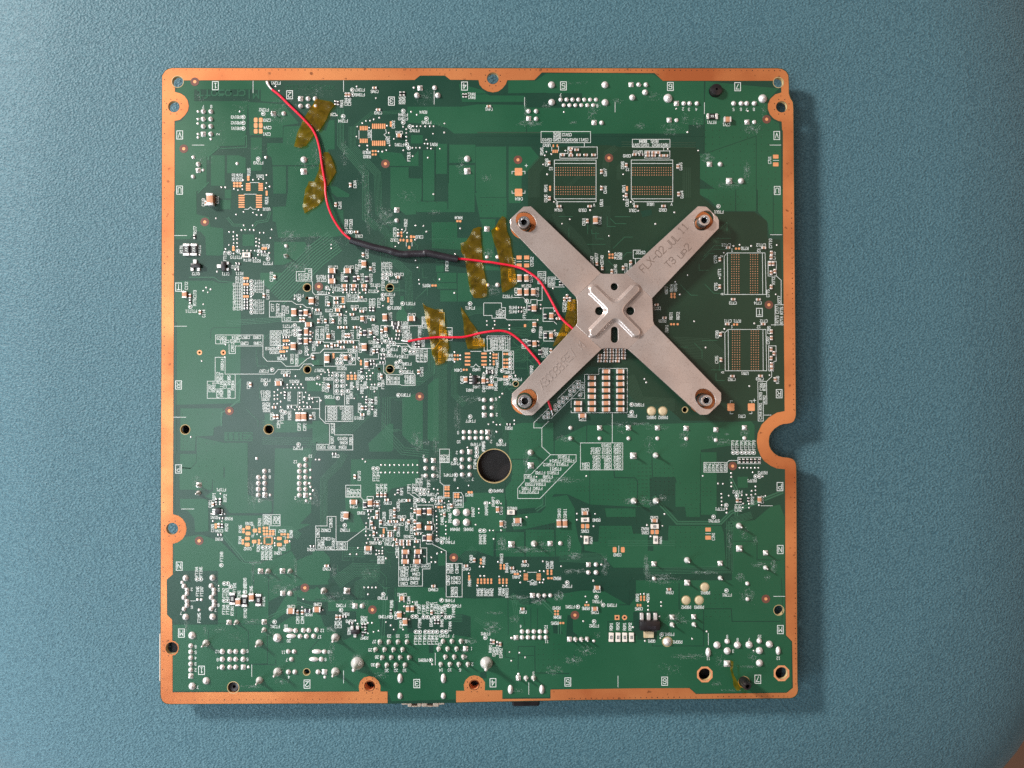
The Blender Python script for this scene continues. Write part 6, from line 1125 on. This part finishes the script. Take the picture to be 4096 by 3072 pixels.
# ------------------------------------------------------------------ red wires
def wpts(s, t0):
    out = []
    for q in s.split():
        if ':' in q: t, q = q.split(':')
        else: t = t0
        x, y, h = map(float, q.split(',')); out.append(at(t, x, y, h/1000))
    return out
WR = .00047
W1 = empty('red_wire', tuple(at('00', 1490, 300)), 'long red wire from the top edge through a black sleeve to the bracket', 'wire', 'red jumper wires')
o0 = W1.location.copy()
def child_tube(name, P, r, m, par, n=10):
    me = tube(name, [p-par.location for p in P], r, n); return link(name, me, par, m=m)
child_tube('insulation', spline(wpts('1545,375,.9 1640,450,1.2 1750,560,1.6 1870,675,1.8 1960,765,1.6 2050,870,1.2 2110,990,1.0 2150,1150,1.0 2170,1300,.9 2195,1450,.8 2215,1560,.8 11:165,20,1.2 11:190,160,1.8 11:245,310,2.0 11:320,440,2.0 11:400,540,2.2 11:490,612,2.4', '00'), 8), WR, 'wire', W1)
child_tube('bare_end', spline(wpts('1478,268,.2 1490,300,.5 1515,345,.8 1550,380,.9', '00'), 5), [.0003, .0005, .0006, .0006, .0006, .0006, .00055, .0005, .00045, .0004, .0004, .0004, .0004, .0004, .0004, .0004][:16], 'solder', W1)
sp = spline(wpts('478,618,2.4 560,645,2.3 650,672,2.2 800,715,2.0 900,735,2.0 1000,762,1.9 1090,790,1.8 1180,797,1.8 1290,790,1.8 1400,790,1.8 1440,782,1.9 1540,800,1.8 1640,822,1.7 1740,843,1.6 1838,860,1.6', '11'), 6)
rad = []
for i in range(len(sp)):
    u = i/len(sp); r = .00134 + .00011*sum(math.exp(-((u-c)/.018)**2) for c in (.36, .51, .68)) + .0001*u; rad.append(r)
child_tube('heat_shrink_sleeve', sp, rad, 'sleeve', W1, 16)
child_tube('insulation', spline(wpts('11:1825,852,1.6 11:1900,857,1.4 11:2000,868,1.1 12:50,880,.9 12:110,890,.9 12:200,898,1.2 12:300,915,1.0 12:400,930,1.0 12:500,950,1.1 12:580,972,1.4 12:640,1000,1.6 12:760,1080,1.9 12:840,1165,2.0 12:910,1280,1.8 12:980,1410,1.6 12:1060,1560,1.4 12:1110,1625,1.3 12:1180,1690,1.2 12:1300,1790,1.0', '12'), 7), WR, 'wire', W1)
W2 = empty('red_wire', tuple(at('21', 1210, 238)), 'shorter red wire curving under the lower left bracket arm', 'wire', 'red jumper wires')
child_tube('insulation', spline(wpts('1208,238,.9 1280,225,1.1 1350,212,1.2 1480,195,1.0 1600,186,.9 1700,188,1.0 1800,188,1.2 1900,185,1.2 2000,165,1.2 2110,137,1.5 22:170,117,2.0 22:290,105,2.2 22:380,113,2.2 22:460,145,2.1 22:560,220,2.0 22:640,300,1.9 22:720,395,1.9 22:780,465,1.8 22:830,540,1.6 22:890,720,1.4 22:905,900,1.4 22:930,1000,1.4 22:950,1060,1.2 22:966,1105,.9', '21'), 7), WR, 'wire', W2)
child_tube('bare_end', spline(wpts('1215,237,.9 1180,236,.7 1150,232,.5 1125,226,.2', '21'), 4), .00028, 'solder', W2)
child_tube('bare_end', spline(wpts('964,1100,.9 972,1130,.6 980,1150,.4 976,1175,.2', '22'), 4), .00030, 'solder', W2)
# ------------------------------------------------------------------ amber film tape
def film(outs, label, h=.00035, amp=.00032, seed=1):
    rnd = random.Random(seed)
    P = [at(t, x, y) for t, x, y in outs]
    c = sum(P, Vector())/len(P); Q = []
    for i in range(len(P)):
        a, b = P[i], P[(i+1) % len(P)]; n = max(1, int((b-a).length/.0011))
        for k in range(n): q = a.lerp(b, k/n); j = .00007; Q.append((q.x-c.x+rnd.uniform(-j, j), q.y-c.y+rnd.uniform(-j, j)))
    me = plate_mesh('amber_tape', Q, [], -2.5e-5, 2.5e-5); bm = bmesh.new(); bm.from_mesh(me)
    xs = [q[0] for q in Q]; ys = [q[1] for q in Q]; step = .0011
    for k in range(int((max(xs)-min(xs))/step)+1): bmesh.ops.bisect_plane(bm, geom=bm.verts[:]+bm.edges[:]+bm.faces[:], plane_co=(min(xs)+k*step+1e-5, 0, 0), plane_no=(1, 0, 0))
    for k in range(int((max(ys)-min(ys))/step)+1): bmesh.ops.bisect_plane(bm, geom=bm.verts[:]+bm.edges[:]+bm.faces[:], plane_co=(0, min(ys)+k*step+1e-5, 0), plane_no=(0, 1, 0))
    f1, f2, ph = rnd.uniform(500, 900), rnd.uniform(300, 700), rnd.uniform(0, 6)
    for v in bm.verts:
        x, y = v.co.x, v.co.y; v.co.z += h + amp*(.55*math.sin(x*f1+y*f2+ph)*math.sin(y*f1*.6-x*220)+.45*abs(math.sin((x-y)*f2+ph))) + .25*amp
    me = bm_mesh('amber_tape', bm, 60); o = link('amber_tape', me, None, tuple(c), m='tape'); tag(o, label, 'tape', 'pieces of amber tape'); return o
def F_(s, t0):
    out = []
    for q in s.split():
        t = t0
        if ':' in q: t, q = q.split(':')
        x, y = q.split(','); out.append((t, float(x), float(y)))
    return out
film(F_('2090,500 2150,505 2230,520 2300,535 2340,575 2310,610 2280,640 2240,745 2190,830 2140,905 2090,900 2060,975 1975,1090 1900,1115 1825,1100 1860,940 1900,850 1945,750 2010,640 2070,560', '00'), 'crumpled amber tape strip near the top beside six solder joints', seed=2)
film(F_('150,1170 205,1170 240,1230 280,1340 300,1420 265,1480 215,1560 170,1640 120,1640 100,1560 85,1440 85,1330 110,1240', '01'), 'amber tape leaf on the right side of the long red wire', seed=3)
film(F_('1960,285 1935,200 1945,100 1970,-20 2010,-120 2080,-120 2130,-250 2165,-330 2195,-160 2222,20 2190,110 2120,190 2050,230', '10'), 'pointed amber tape leaf on the left side of the long red wire', seed=4)
film(F_('2030,480 2100,455 2145,465 2115,490 2130,600 2150,850 2165,1000 2195,1150 2212,1250 2200,1330 2140,1350 2040,1350 1995,1270 1975,1150 1950,1000 1920,840 1880,770 1875,660 1940,640 1990,560', '11'), 'tall amber tape strip over the red wire, nearest the black sleeve', seed=5)
film(F_('300,370 345,318 385,340 400,500 440,600 465,750 480,900 500,1000 520,1090 535,1160 490,1210 420,1250 345,1285 330,1200 325,1000 300,850 270,730 235,640 205,500 260,450', '12'), 'tall amber tape strip over the red wire, beside the bare copper pads', seed=6)
film(F_('1390,-250 1440,-200 1550,-165 1650,-165 1670,0 1690,100 1710,200 1725,320 1700,430 1670,510 1560,545 1555,490 1510,400 1490,250 1460,100 1430,-50 1420,-130', '21'), 'long amber tape strip with white lettering seen through it', seed=7)
film(F_('1875,-200 1930,-120 1990,-20 2050,50 2120,170 2190,300 2160,315 2050,340 1960,335 1940,250 1915,120 1910,0 1890,-100', '21'), 'slim pointed amber tape piece over the shorter red wire', seed=8)
film(F_('1170,1390 1290,1360 1290,1680 1190,1780 1100,1880 990,1970 985,1950 1040,1830 1110,1680 1150,1560', '12'), 'ragged amber tape tucked under the left side of the bracket', seed=9)
film(F_('1155,930 1195,950 1190,1020 1180,1040 1200,1120 1240,1190 1290,1270 1270,1310 1235,1315 1200,1260 1190,1180 1160,1080 1150,1035 1165,990', '43'), 'small curled yellow tape sliver beside the black peg', h=.0016, amp=.0008, seed=10)
S.cycles.use_denoising = False
